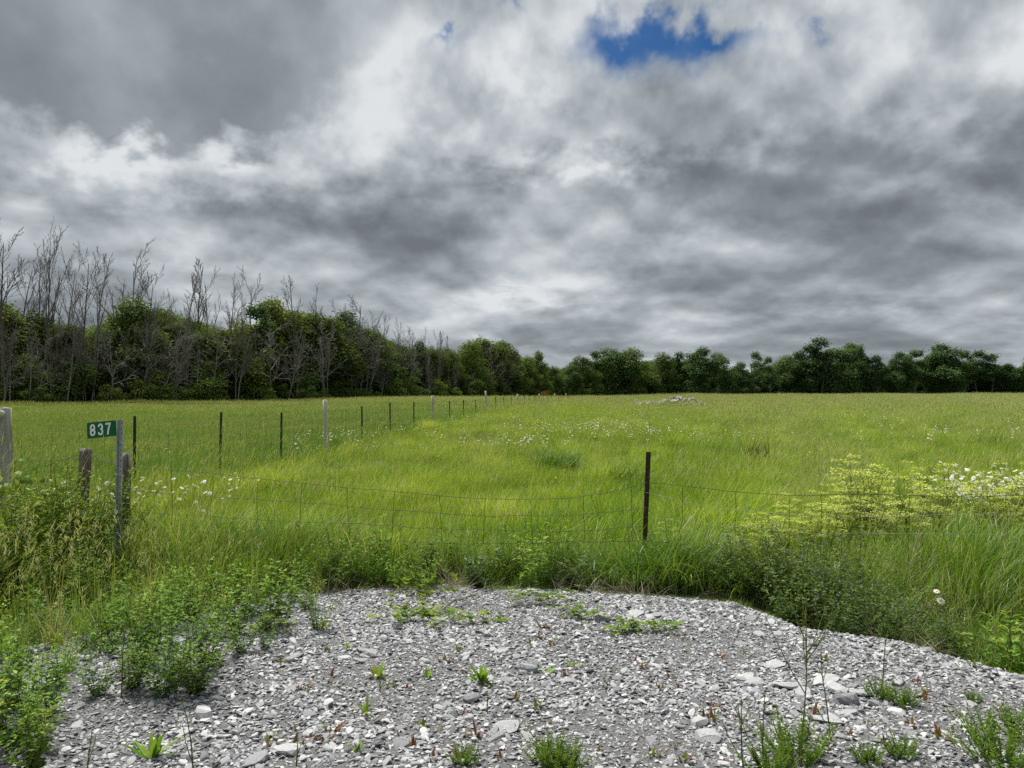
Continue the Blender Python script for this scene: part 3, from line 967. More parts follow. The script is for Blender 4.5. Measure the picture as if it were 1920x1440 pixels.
trunks = [trunk_mesh() for _ in range(3)]
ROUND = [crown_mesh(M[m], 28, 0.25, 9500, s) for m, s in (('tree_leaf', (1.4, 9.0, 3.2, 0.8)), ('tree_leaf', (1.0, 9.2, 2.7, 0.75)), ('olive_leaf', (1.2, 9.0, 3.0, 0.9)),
                                                           ('haze_tinted_leaf', (1.2, 9.0, 3.1, 0.85)), ('haze_tinted_leaf', (1.0, 9.1, 2.6, 0.75)))]
OPEN = [crown_mesh(M[m], 13, 0.24, 2800, s) for m, s in (('olive_leaf', (3.0, 9.2, 2.5, 0.8)), ('haze_tinted_leaf', (4.2, 9.3, 1.6, 0.8)))]
POINT = [crown_mesh(M[m], 20, 0.25, 6500, s) for m, s in (('tree_leaf', (0.8, 9.4, 2.1, 0.55)), ('haze_tinted_leaf', (0.8, 9.4, 2.0, 0.5)))]
SHRUB = [crown_mesh(M[m], 9, 0.42, 2200, s) for m, s in (('fresh_leaf', (0.3, 7.8, 5.2, 0.7)), ('tree_leaf', (0.3, 7.8, 4.6, 0.7)), ('olive_leaf', (0.3, 8.0, 4.2, 0.6)), ('fresh_leaf', (0.3, 8.2, 4.0, 0.8)))]
shrub_stem = trunk_mesh(4.0, 0.22, 7)


def wood_y(px):
    return float(np.interp(px, [-200, 0, 300, 600, 800, 950, 1060, 1200, 1500, 1920, 2100], [74, 78, 88, 104, 128, 150, 172, 186, 192, 200, 204]))


TREES = []


def leafy(px, top, crown, wide=1.0, dy=0.0, name='tree'):
    TREES.append(dict(px=px, top=top, crown=crown, wide=wide, dy=dy, kind='leafy'))


def bare(px, top, kind, wide=1.0, dy=-2.0, lean=0.0):
    TREES.append(dict(px=px, top=top, crown=kind, wide=wide, dy=dy, kind='bare', lean=lean))


# the wood on the left, leafy trees: column, row of the top
for px, top, c in ((-70, 560, 0), (-20, 555, 1), (20, 575, 2), (60, 580, 0), (105, 600, 5), (140, 605, 2), (185, 610, 1), (225, 590, 2), (262, 556, 0), (300, 572, 5), (335, 600, 2),
                   (375, 612, 0), (415, 610, 2), (450, 590, 5), (485, 562, 6), (520, 556, 2), (552, 575, 5), (585, 580, 1), (620, 590, 2), (652, 575, 6), (688, 612, 0), (722, 628, 2),
                   (755, 640, 1), (788, 630, 6), (815, 648, 2), (842, 650, 0), (878, 632, 0), (905, 626, 1), (935, 632, 2), (965, 645, 0), (992, 660, 1), (1012, 650, 7), (1038, 678, 0)):
    crown = (ROUND + OPEN + POINT)[c]
    leafy(px, top + 12, crown, float(U(0.9, 1.25)), float(U(1, 6)))
# the row beyond the crest on the right
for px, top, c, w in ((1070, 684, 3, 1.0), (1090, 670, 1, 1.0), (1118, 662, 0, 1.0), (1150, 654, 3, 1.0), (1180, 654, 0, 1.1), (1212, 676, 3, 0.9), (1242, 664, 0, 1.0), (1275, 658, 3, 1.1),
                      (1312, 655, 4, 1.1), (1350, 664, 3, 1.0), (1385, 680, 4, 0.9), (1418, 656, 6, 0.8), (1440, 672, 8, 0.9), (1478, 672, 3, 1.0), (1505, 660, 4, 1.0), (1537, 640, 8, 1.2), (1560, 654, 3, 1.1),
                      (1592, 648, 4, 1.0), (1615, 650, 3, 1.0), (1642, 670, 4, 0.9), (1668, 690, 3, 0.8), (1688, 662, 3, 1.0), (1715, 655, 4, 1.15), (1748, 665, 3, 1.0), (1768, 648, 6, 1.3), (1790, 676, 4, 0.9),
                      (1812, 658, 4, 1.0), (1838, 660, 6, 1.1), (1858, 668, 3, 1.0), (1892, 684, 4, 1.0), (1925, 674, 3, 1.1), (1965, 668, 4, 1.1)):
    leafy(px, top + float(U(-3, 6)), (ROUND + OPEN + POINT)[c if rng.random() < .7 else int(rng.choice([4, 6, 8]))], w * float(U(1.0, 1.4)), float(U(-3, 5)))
# leafless trees
for px, top, k, w in ((6, 420, 0, 1.0), (36, 470, 0, 0.9), (62, 455, 2, 0.9), (92, 416, 1, 0.75), (118, 462, 0, 0.8), (150, 448, 0, 0.9), (176, 470, 2, 0.9), (230, 450, 1, 1.25), (268, 495, 0, 0.9), (312, 540, 2, 0.8),
                      (345, 508, 2, 0.9), (366, 478, 2, 1.0), (392, 500, 0, 0.85), (426, 508, 0, 0.9), (450, 540, 2, 0.8), (470, 498, 0, 0.9), (551, 514, 2, 1.0), (596, 530, 2, 0.8), (632, 560, 0, 0.8),
                      (655, 556, 3, 1.1), (700, 578, 0, 1.1), (716, 590, 2, 0.9), (752, 596, 0, 1.0), (800, 612, 2, 0.9), (815, 616, 0, 0.9), (842, 628, 2, 0.8)):
    bare(px, top, k, w, float(U(-1.5, 6.0)))
# grey dead trees that stand in front of the leaves
for px, top, k, w, lean in ((70, 600, 3, 1.0, 0.1), (205, 610, 3, 1.1, 0.0), (262, 580, 3, 1.3, 0.12), (300, 600, 3, 1.2, 0.2), (322, 640, 0, 1.0, 0.15), (400, 600, 3, 1.1, -0.1), (445, 610, 0, 0.9, 0.1), (505, 590, 3, 1.2, -0.05),
                            (540, 610, 3, 0.9, 0.1), (610, 600, 3, 1.0, 0.0), (663, 600, 3, 1.3, 0.0), (690, 640, 0, 0.9, 0.1), (916, 636, 3, 1.15, 0.0), (938, 655, 3, 0.9, 0.25)):
    bare(px, top, k, w, -3.0, lean)

for q in range(56):
    px = float(U(-20, 900))
    bare(px, float(np.interp(px, [0, 200, 450, 600, 800, 900], [575, 590, 585, 592, 635, 650]) + U(-22, 60)), int(rng.choice([0, 2, 2, 3])), float(U(.6, 1.0)), float(U(-4.5, -0.5)), float(rng.normal(0, .07)))

for kind, cat, fmt in (('leafy', 'tree', None), ('bare', 'bare tree', None)):
    lst = sorted([t for t in TREES if t['kind'] == kind], key=lambda t: t['px'])
    left = [t for t in lst if t['px'] < 1055]
    right = [t for t in lst if t['px'] >= 1055]
    for part, where in ((left, 'in the wood behind the field fence'), (right, 'in the row behind the crest of the field')):
        for n, t in enumerate(part):
            Y = wood_y(t['px']) + t['dy']
            b = at(t['px'], Y)
            hgt = (z_of(t['top'], Y) - b[2])
            msh = t['crown'] if kind == 'leafy' else bare_meshes[t['crown']][n % len(bare_meshes[t['crown']])][1]
            s = hgt / float(np.percentile([v.co.z for v in msh.vertices], 98.5 if kind == 'leafy' else 99.7))
            rz = float(U(0, 6.28))
            if kind == 'leafy':
                lab = '%s leafy tree, %s from the left in the %s' % ('dark green' if where[7] == 'w' else 'distant dark', ordinal(n + 1), 'wood behind the fence' if where[7] == 'w' else 'row beyond the crest')
                e = thing('leafy_tree', lab, 'tree', b, (0, 0, rz), (s * t['wide'], s * t['wide'], s), 'leafy trees ' + where)
                link('trunk', trunks[n % 3], e)
                link('crown', t['crown'], e)
            else:
                look = 'drooping grey dead tree' if t['crown'] == 3 else ('slender leafless tree' if t['crown'] == 2 else 'bare branching tree')
                lab = '%s, %s leafless tree from the left %s' % (look, ordinal(n + 1), 'along the wood')
                e = thing('bare_tree', lab, 'bare tree', b, (0, t['lean'], rz if not t['lean'] else 0.0), (s * t['wide'], s * t['wide'], s), 'leafless trees along the wood')
                tm, bmsh = bare_meshes[t['crown']][n % len(bare_meshes[t['crown']])]
                link('trunk', tm, e)
                link('branches', bmsh, e)

# shrubs along the edge of the wood
n = 0
for px in list(np.arange(-60, 1060, 23)):
    px = float(px + U(-8, 8))
    hgt = 1.9 + 5.0 * float(rng.random()) ** 1.7
    Y = wood_y(px) - float(U(1.0, 5.0)) + (2.5 if hgt > 4 else 0.0)
    b = at(px, Y)
    n += 1
    s = hgt / 8.0
    e = thing('edge_shrub', 'green leafy shrub, %s from the left along the edge of the wood' % ordinal(n), 'shrub', b, (0, 0, float(U(0, 6.28))),
              (s * (1.5 - .09 * hgt), s * (1.5 - .09 * hgt), s), 'shrubs along the edge of the wood')
    k = int(rng.integers(0, 4))
    link('stem', shrub_stem, e)
    link('crown', SHRUB[k], e)
b = at(1021, 128.0)
e = thing('rusty_shrub', 'small rust-brown dead shrub beside the last fence posts', 'shrub', b, (0, 0, 0.3), (.30, .30, .26))
link('stem', shrub_stem, e)
link('crown', crown_mesh(foliage('rust_leaf', [(0.0, (0.16, 0.06, 0.02)), (1.0, (0.30, 0.13, 0.04))], 0.2, 0.0), 7, 0.4, 900, (0.3, 7.0, 4.0, 0.8)), e)

# deep wood behind the first trees: more stems and crowns than one could count
n = 520
px = U(-160, 2050, n)
dy = U(7, 34, n)
Yd = np.array([wood_y(q) for q in px]) + dy
Xd = (px - 960) / FPX * Yd
top = np.interp(px, [0, 200, 300, 420, 520, 640, 760, 900, 1040, 1150, 1300, 1400, 1540, 1660, 1760, 1920], [600, 620, 590, 625, 590, 605, 655, 650, 692, 676, 676, 694, 668, 694, 672, 690])
s = np.maximum(2.0, (EYE - (top - HORIZON) / FPX * Yd) - H(Xd, Yd)) / 9.4 * U(0.8, 1.0, n)
o = scatter('woodland', np.stack([Xd, Yd, H(Xd, Yd)], 1), np.stack([np.zeros(n), np.zeros(n), U(0, 6.28, n)], 1), np.stack([s * 1.2, s * 1.2, s], 1),
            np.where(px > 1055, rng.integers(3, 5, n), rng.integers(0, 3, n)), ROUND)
tag(o, 'dense dark wood closing the view behind the trees', 'wood', kind='stuff')

# ------------------------------------------------------------------ fences and the number sign
def wood_post(h, r, sides=10, ragged=0.0, taper=0.9, bury=0.3):
    g = Geo()
    k = 7
    zs = np.linspace(-bury, h, k)
    pts = np.stack([0.012 * np.sin(zs * 3 + 1), 0.012 * np.cos(zs * 2.3), zs], 1)
    rr = np.linspace(r, r * taper, k) * (1 + 0.05 * rng.normal(size=k))
    g.tube(pts, rr, sides, cap=True)
    V = g.V[0]
    ang = np.arctan2(V[:, 1], V[:, 0])
    V[:, :2] *= (1 + 0.08 * np.sin(3 * ang + 1) + 0.05 * np.sin(7 * ang))[:, None]
    if ragged:
        topv = V[:, 2] > h - 1e-3
        V[topv, 2] += rng.uniform(-ragged, ragged * 0.6, topv.sum())
    return g.mesh('post', M['old_wood' if ragged else ('grey_wood' if sides == 12 else 'new_wood')], True)


def t_post(h, mat, bury=0.3, w=0.045):
    """studded steel T section"""
    g = Geo()
    L = h + bury
    zc = h / 2 - bury / 2
    g.box((0, 0, zc), (w, 0.006, L))
    g.box((0, 0.019, zc), (0.006, 0.032, L))
    z = 0.05
    while z < h - 0.03:
        g.box((0, -0.0065, z), (0.016, 0.007, 0.022))
        z += 0.055
    return g.mesh('steel_post', mat)


SP = 11.0
_VX = (1211 - 960) / FPX


def line_at(Y):
    return (-7.21 + _VX * (Y - SP)) + 0.0, Y


fence = thing('field_fence', 'woven wire fence of steel and wooden posts running back across the field', 'fence', (*line_at(SP), float(H(*line_at(SP)))))
F0 = Vector(fence.location)
POSTS = []          # k counts quarters of the wooden post spacing
tops = {4: 765, 5: 780, 6: 772, 7: 773, 8: 750, 9: 762, 10: 755, 11: 754, 12: 742, 13: 752, 14: 750, 15: 750, 16: 733, 17: 744, 18: 745, 19: 746, 20: 740, 21: 747, 22: 747, 23: 747, 24: 741, 28: 744, 32: 746}
for k in range(4, 33):
    Y = SP * k / 4
    X = line_at(Y)[0]
    gz_ = float(H(X, Y))
    if k % 4 == 0:
        top = z_of(tops[k], Y)
        h = min(1.9, max(1.15, top - gz_))
        r = 0.085 if k == 4 else 0.062
        o = link('wooden_post', wood_post(h, r, 12 if k == 4 else 10), fence)
        o.rotation_euler = (float(rng.normal(0, .015)), float(rng.normal(0.02, .015)), float(U(0, 6)))
        if k == 8:
            tag(o, 'tall pale wooden post beside the daisies')
        elif k == 4:
            tag(o, 'thick grey wooden end post with a rail')
    else:
        top = z_of(tops.get(k, 747), Y)
        h = min(1.65, max(1.0, top - gz_))
        o = link('steel_post', t_post(h, M['steel_post'], w=0.05), fence)
        o.rotation_euler = (0, float(rng.normal(0, .008)), 0.2)
    o.location = Vector((X, Y, gz_)) - F0
    POSTS.append((X, Y, gz_, h))
for lv in (0.24, 0.40, 0.58, 0.78, 0.98, 1.18):
    pts = []
    for (X, Y, z, h) in POSTS:
        pts.append((X, Y - 0.045, z + min(lv, h - 0.06)))
    pts = np.array(pts) - np.array(F0)
    g = Geo()
    g.tube(pts, 0.0024, 3)
    link('wire', g.mesh('wire', M['wire']), fence)
for k in range(60):
    t = 4 + k * 0.105
    Y = SP * t / 4
    X = line_at(Y)[0]
    g = Geo()
    z = float(H(X, Y))
    g.tube(np.array([(X, Y - .045, z + .1), (X, Y - .045, z + .65), (X, Y - .045, z + 1.16)]) - np.array(F0), 0.0016, 3)
    link('stay_wire', g.mesh('stay_wire', M['wire']), fence)
# brace rail that meets the end post
X, Y = line_at(SP)
g = Geo()
zr = z_of(776, Y)
pts = np.array([(X - 2.6, Y + 0.35, zr - 0.1), (X - 1.2, Y + .15, zr - .03), (X - 0.10, Y - 0.12, zr), (X + 0.02, Y - 0.14, zr + .004)])
g.tube(pts - np.array(F0), [0.058, 0.056, 0.052, 0.05], 12, cap=True)
o = link('brace_rail', g.mesh('brace_rail', M['new_wood'], True), fence)
tag(o, 'round pale rail let into the end post')

# the old fence along the road
front = thing('roadside_fence', 'sagging old page wire fence between grey stumps and a rusty steel post', 'fence', (0, 7.42, float(H(0, 7.42))))
R0 = np.array(front.location)
Xp = (1209 - 960) / FPX * 7.3
pz = float(H(Xp, 7.3))
hp = z_of(847, 7.3) - pz
o = link('steel_post', t_post(hp, M['rusty_post'], w=0.046), front)
o.location = Vector((Xp - 0.02, 7.3, pz)) - Vector(R0)
o.rotation_euler = (0, 0.045, 0.1)
tag(o, 'rusty dark brown steel post leaning slightly')
STUMPS = []
for px, top, Y, r, lab in ((160, 842, 8.0, 0.048, 'short grey wooden stump with a splintered top'), (234, 851, 7.9, 0.060, 'weathered wooden stump behind the number sign')):
    b = at(px, Y)
    h = z_of(top, Y) - b[2]
    o = link('wooden_post', wood_post(h, r, 11, 0.055, 1.12), front)
    o.location = Vector(b) - Vector(R0)
    o.rotation_euler = (0, float(rng.normal(0, .03)), float(U(0, 6)))
    tag(o, lab)
    STUMPS.append((b[0], Y, b[2] + h))


def wire_line(ptsxy, mat, name='wire', r=0.0024):
    P = np.array(ptsxy, float)
    t = np.concatenate([[0], np.cumsum(np.linalg.norm(np.diff(P, axis=0), axis=1))])
    u = np.linspace(0, t[-1], max(8, int(t[-1] / 0.18)))
    Q = np.stack([np.interp(u, t, P[:, i]) for i in range(3)], 1)
    for _ in range(2):
        Q[1:-1] = (Q[:-2] + 2 * Q[1:-1] + Q[2:]) / 4
    Q[1:-1] += rng.normal(0, 0.004, (len(Q) - 2, 3))
    g = Geo()
    g.tube(Q - R0, r, 4)
    return link(name, g.mesh(name, mat), front)


def wp(px, py, Y=None):
    X = (px - 960) / FPX * 7.4
    Yy = Y or (7.42 - 0.09 * X)
    X = (px - 960) / FPX * Yy
    return (X, Yy - 0.03, z_of(py, Yy))


TOPW = [wp(-200, 850, 8.2), wp(0, 868, 8.1), wp(160, 858, 8.0), wp(230, 873, 7.9), wp(330, 880), wp(480, 895), wp(570, 906), wp(740, 920), wp(900, 935), wp(1050, 936), wp(1140, 924), wp(1209, 904)]
wire_line(TOPW, M['wire'])
wire_line([wp(-200, 890, 8.2), wp(30, 892, 8.1), wp(110, 866, 8.05), wp(160, 850, 8.0)], M['wire'])
wire_line([wp(160, 846, 8.0), wp(195, 862, 7.95), wp(232, 872, 7.9)], M['wire'])
wire_line([wp(1209, 904), wp(1280, 911), wp(1377, 920), wp(1500, 930), wp(1650, 925), wp(1800, 930), wp(2100, 925)], M['wire'])
lower = [[(-150, 905), (230, 918), (480, 935), (570, 940), (740, 955), (900, 965), (1050, 966), (1150, 958), (1209, 950)],
         [(-150, 945), (230, 955), (480, 972), (740, 985), (900, 992), (1080, 995), (1209, 985)],
         [(-150, 990), (230, 998), (480, 1005), (740, 1012), (900, 1018), (1209, 1012)]]
for L_ in lower:
    wire_line([wp(*q) for q in L_], M['wire'])
wire_line([wp(1209, 922), wp(1278, 938), wp(1330, 953), wp(1374, 955), wp(1500, 963), wp(1650, 968), wp(1800, 962), wp(1920, 959), wp(2100, 956)], M['bright_wire'], r=0.0014)
wire_line([wp(1209, 968), wp(1374, 985), wp(1500, 998), wp(1650, 998), wp(1800, 1000), wp(1920, 1001), wp(2100, 1001)], M['bright_wire'], r=0.0014)
wire_line([wp(1209, 1012), wp(1374, 1030), wp(1500, 1045), wp(1650, 1050), wp(1800, 1049), wp(1920, 1050), wp(2100, 1050)], M['wire'])
for px, a, b in ((100, 868, 990), (250, 876, 1000), (325, 880, 1000), (402, 887, 1003), (485, 896, 1004), (569, 906, 1006), (653, 913, 1010), (741, 920, 1012), (825, 929, 1016), (910, 936, 1018), (995, 938, 1018), (1093, 934, 1016), (1183, 916, 1012),
                 (1278, 911, 1020), (1376, 920, 1032), (1478, 930, 1045), (1535, 925, 1046), (1610, 926, 1048), (1700, 928, 1050), (1790, 930, 1049), (1880, 928, 1050)):
    j = float(U(-6, 6))
    wire_line([wp(px, a), wp(px + j * .4, (a + b) / 2), wp(px + j, b)], M['wire'], 'stay_wire', 0.0023)

# house number sign
b = at(223, 7.25)
ztop = z_of(787, 7.25)
sign = thing('number_sign', 'green number sign reading 837 on a galvanised steel post', 'sign', b, (0, 0.010, 0))
hs = ztop - b[2]
g = Geo()
L = hs + 0.3
prof = np.array([(-0.030, -0.002), (-0.024, -0.004), (-0.015, 0.020), (0.015, 0.020), (0.024, -0.004), (0.030, -0.002), (0.027, 0.002), (0.018, 0.025), (-0.018, 0.025), (-0.027, 0.002)])
zs = np.linspace(-0.3, hs, 3)
V = np.concatenate([np.column_stack([prof, np.full(len(prof), z)]) for z in zs])
m = len(prof)
Fq = [[r * m + q, r * m + (q + 1) % m, (r + 1) * m + (q + 1) % m, (r + 1) * m + q] for r in range(2) for q in range(m)]
g.add(V, Fq)
g.add(V[-m:], [[0, 1, 8, 9], [1, 2, 7, 8], [2, 3, 6, 7], [3, 4, 5, 6]])
post = link('post', g.mesh('post', M['galvanised']), sign)
g = Geo()
z = hs - 0.03
while z > 0.1:
    g.box((0.0, 0.019, z), (0.007, 0.002, 0.008))
    z -= 0.0508
link('bolt_holes', g.mesh('bolt_holes', M['steel_post']), post)['kind'] = 'stuff'
plate = link('plate', None, sign)
PW, PH_ = 0.292, 0.146
phi = math.radians(64)
plate.location = (-0.03, -0.012, hs - 0.004 - PH_ / 2)
plate.rotation_euler = (0, -0.06, phi)
import bmesh
bm = bmesh.new()
cr, seg = 0.014, 4
corners = []
for cx, cz, a0 in ((-PW + cr, PH_ / 2 - cr, 90), (-PW + cr, -PH_ / 2 + cr, 180), (0, -PH_ / 2, 270), (0, PH_ / 2, 0)):
    if cx == 0:
        corners.append((cx, cz))
    else:
        for q in range(seg + 1):
            a = math.radians(a0 + 90 * q / seg)
            corners.append((cx + cr * math.cos(a), cz + cr * math.sin(a)))
vsf = [bm.verts.new((x, 0.0, z)) for x, z in corners]
f = bm.faces.new(vsf)
ex = bmesh.ops.extrude_face_region(bm, geom=[f])
bmesh.ops.translate(bm, verts=[v for v in ex['geom'] if isinstance(v, bmesh.types.BMVert)], vec=(0, 0.003, 0))
bmesh.ops.recalc_face_normals(bm, faces=bm.faces)
me = bpy.data.meshes.new('panel')
bm.to_mesh(me)
bm.free()
me.materials.append(M['sign_green'])
link('panel', me, plate)


def stroke(g, pts, w, closed=False):
    P = np.array(pts, float)
    if closed:
        t = np.roll(P, -1, 0) - np.roll(P, 1, 0)
    else:
        t = np.gradient(P, axis=0)
    t = unit(t)
    nrm = np.stack([-t[:, 1], t[:, 0]], 1)
    A, B = P - nrm * w / 2, P + nrm * w / 2
    n = len(P)
    V = np.concatenate([np.column_stack([A[:, 0], np.zeros(n), A[:, 1]]), np.column_stack([B[:, 0], np.zeros(n), B[:, 1]])])
    Fq = [[q, (q + 1) % n, n + (q + 1) % n, n + q] for q in range(n if closed else n - 1)]
    g.add(V, Fq)


def arc(cx, cz, rx, rz, a0, a1, n=18):
    a = np.radians(np.linspace(a0, a1, n))
    return [(cx + rx * math.cos(q), cz + rz * math.sin(q)) for q in a]


DH, DW, SW = 0.110, 0.056, 0.0175
rx = DW / 2 - SW / 2


def digit(ch):
    g = Geo()
    q = DH / 4
    rz = (DH / 2 - SW / 2 + SW * 0.25) / 2
    if ch == '8':
        stroke(g, arc(0, DH / 2 - SW / 2 - rz, rx * .93, rz, 0, 360, 33)[:-1], SW, True)
        g.V[-1][:, 1] -= 0.0004
        stroke(g, arc(0, -DH / 2 + SW / 2 + rz, rx, rz, 0, 360, 33)[:-1], SW, True)
    elif ch == '3':
        stroke(g, arc(0, DH / 2 - SW / 2 - rz, rx * .95, rz, 175, -80), SW)
        g.V[-1][:, 1] -= 0.0004
        stroke(g, arc(0, -DH / 2 + SW / 2 + rz, rx, rz, 95, -172), SW)
    else:
        stroke(g, [(-DW / 2, DH / 2 - SW / 2), (DW / 2, DH / 2 - SW / 2)], SW)
        g.V[-1][:, 1] -= 0.0004
        stroke(g, [(DW / 2 - SW * .5, DH / 2 - SW * .4), (0.004, 0.0), (-0.006, -DH / 2)], SW)
    return g.mesh('digit', M['sign_white'])


for k, ch in enumerate('837'):
    o = link('digit', digit(ch), plate)
    o.location = (-PW + 0.050 + 0.078 * k, -0.0025, 0.002)

# ------------------------------------------------------------------ weeds, bushes and flowers
def stems(g, n, h, spread, lean, wob=0.06, r=0.0022, segs=5, tint=0.5, up=0.10, mat=0, base=0.03):
    """n bent stalks from one root; returns their paths"""
    out = []
    for k in range(n):
        a = float(U(0, 6.28))
        l = float(U(*lean))
        p = np.array([base * math.cos(a), base * math.sin(a), -0.02]) * float(U(.2, 1))
        p[2] = -0.02
        d = np.array([math.cos(a) * math.sin(l), math.sin(a) * math.sin(l), math.cos(l)])
        L = h * float(U(0.65, 1.05))
        pts = [p]
        for s in range(segs):
            d = unit(d + rng.normal(0, wob, 3) + np.array([0.02, 0, up]) * 0.6)
            pts.append(pts[-1] + d * L / segs)
        pts = np.array(pts)
        g.tube(pts, np.linspace(r, r * 0.45, segs + 1), 3, tint=tint + float(U(-.3, .3)), mat=mat)
        out.append(pts)
    return out


def along(pts, t):
    k = len(pts) - 1
    i = np.minimum((t * k).astype(int), k - 1)
    f = (t * k - i)[:, None]
    return pts[i] * (1 - f) + pts[i + 1] * f, unit(pts[i + 1] - pts[i])


def leafy_weed(h=0.5, n=13, nodes=14, per=3, leaf=0.028, ratio=0.5, lean=(0.05, 0.75), t0=0.15, mat='weed_leaf', stem_r=0.0022, petiole=0.02, flower=None, fl_n=5, fl_size=0.008, up=0.10, droop=0.2):
    gs, gl = Geo(), Geo()
    paths = stems(gs, n, h, 0.1, lean, r=stem_r, up=up)
    fl = Geo() if flower else None
    for pts in paths:
        t = np.repeat(np.linspace(t0, 1.0, nodes), per) + rng.normal(0, 0.01, nodes * per)
        t = np.clip(t, 0, 0.999)
        c, td = along(pts, t)
        m = len(t)
        az = np.repeat(U(0, 6.28, nodes), per) + np.tile(np.linspace(-0.8, 0.8, per), nodes) + rng.normal(0, .2, m)
        d = np.stack([np.cos(az), np.sin(az), U(-0.1, 0.7, m) - droop], 1)
        node_out = np.repeat(U(0, 6.28, nodes), per)
        c = c + petiole * np.stack([np.cos(np.repeat(az[::per], per)), np.sin(np.repeat(az[::per], per)), np.full(m, .5)], 1) * U(.4, 1.2, m)[:, None]
        L = leaf * U(0.65, 1.25, m) * (1.15 - 0.45 * t)
        up_ = unit(np.array([0, 0, 1.0]) + rng.normal(0, .35, (m, 3)))
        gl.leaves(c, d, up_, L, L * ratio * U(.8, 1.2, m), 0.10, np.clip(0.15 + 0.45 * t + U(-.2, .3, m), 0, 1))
        if fl is not None and rng.random() < 0.75:
            e, _ = along(pts, np.clip(U(0.8, 1.0, fl_n), 0, .999))
            e = e + rng.normal(0, fl_size * 1.2, (fl_n, 3))
            fl.leaves(e, rng.normal(0, 1, (fl_n, 3)) + np.array([0, 0, .3]), np.tile([0, 0, 1.0], (fl_n, 1)) + rng.normal(0, .3, (fl_n, 3)), fl_size * U(.8, 1.5, fl_n), fl_size * .8, .1, U(0, 1, fl_n))
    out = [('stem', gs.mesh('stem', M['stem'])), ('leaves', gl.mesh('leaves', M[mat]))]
    if fl is not None and fl.n:
        out.append(('blossom', fl.mesh('blossom', M[flower])))
    return out


def spurge(h=0.8):
    gs, gl, gb = Geo(), Geo(), Geo()
    for pts in stems(gs, 10, h, .1, (0.02, 0.36), r=0.0034):
        t = np.clip(np.repeat(np.linspace(0.25, 0.8, 16), 2), 0, .99)
        c, _ = along(pts, t)
        az = U(0, 6.28, len(t))
        gl.leaves(c, np.stack([np.cos(az), np.sin(az), U(0, .6, len(t))], 1), np.tile([0, 0, 1.0], (len(t), 1)), 0.05, 0.010, .05, U(0, 1, len(t)))
        for b in range(6):
            p, td = along(pts, np.array([float(U(.38, .99))]))
            a = float(U(0, 6.28))
            e = p[0] + np.array([math.cos(a) * float(U(.05, .16)), math.sin(a) * float(U(.05, .16)), float(U(.02, .09))])
            gs.tube(np.array([p[0], (p[0] + e) / 2 + [0, 0, -.008], e]), 0.0014, 3, tint=.6)
            m = 28
            rr = 0.055 * np.sqrt(rng.random(m))
            aa = U(0, 6.28, m)
            cc = e + np.stack([rr * np.cos(aa), rr * np.sin(aa), rng.normal(0, .007, m) - rr * .1], 1)
            dd = np.stack([np.cos(aa), np.sin(aa), U(-.1, .5, m)], 1)
            gb.leaves(cc, dd, np.tile([0, 0, 1.0], (m, 1)) + rng.normal(0, .3, (m, 3)), U(.014, .028, m), U(.011, .020, m), .1, U(0, 1, m))
    return [('stem', gs.mesh('stem', M['stem'])), ('leaves', gl.mesh('leaves', M['spurge_leaf'])), ('flower_heads', gb.mesh('flower_heads', M['spurge_bract']))]


def fern_clump(h=0.22, n=34, leaf=0.022, pairs=11, mat='fern_leaf', lean=(0.05, 0.9)):
    gs, gl = Geo(), Geo()
    for pts in stems(gs, n, h, .1, lean, r=0.0014, up=-0.03, base=0.06, tint=.7):
        t = np.repeat(np.linspace(0.22, 0.99, pairs), 4)
        c, td = along(pts, np.clip(t, 0, .999))
        m = len(t)
        side = unit(np.cross(td, np.tile([0, 0, 1.0], (m, 1)) + rng.normal(0, .15, (m, 3))))
        sg = np.tile([1, -1, 1, -1], pairs)[:, None]
        d = side * sg + td * np.tile([.4, .4, 1.1, 1.1], pairs)[:, None] + rng.normal(0, .25, (m, 3)) + np.array([0, 0, .15])
        L = leaf * np.sin(np.pi * np.clip(0.12 + .82 * t, 0, 1)) ** .6 * U(.75, 1.25, m)
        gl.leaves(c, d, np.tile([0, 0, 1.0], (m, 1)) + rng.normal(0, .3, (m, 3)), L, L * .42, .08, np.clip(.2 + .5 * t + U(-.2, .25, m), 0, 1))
    return [('stem', gs.mesh('stem', M['stem'])), ('leaves', gl.mesh('leaves', M[mat]))]


def rosette(h=0.10, n=11, w=0.026, mat='weed_leaf', lean=(0.2, 1.0), tint=(.3, .95)):
    g = Geo()
    a = U(0, 6.28, n)
    base = np.stack([.008 * np.cos(a), .008 * np.sin(a), np.full(n, -.01)], 1)
    g.blades(base, a, U(h * .6, h * 1.25, n), U(w * .7, w * 1.3, n), U(*lean, n), U(.1, .8, n), 5, U(*tint, n), leaf=True, twist=.3)
    return g.mesh('rosette', M[mat])


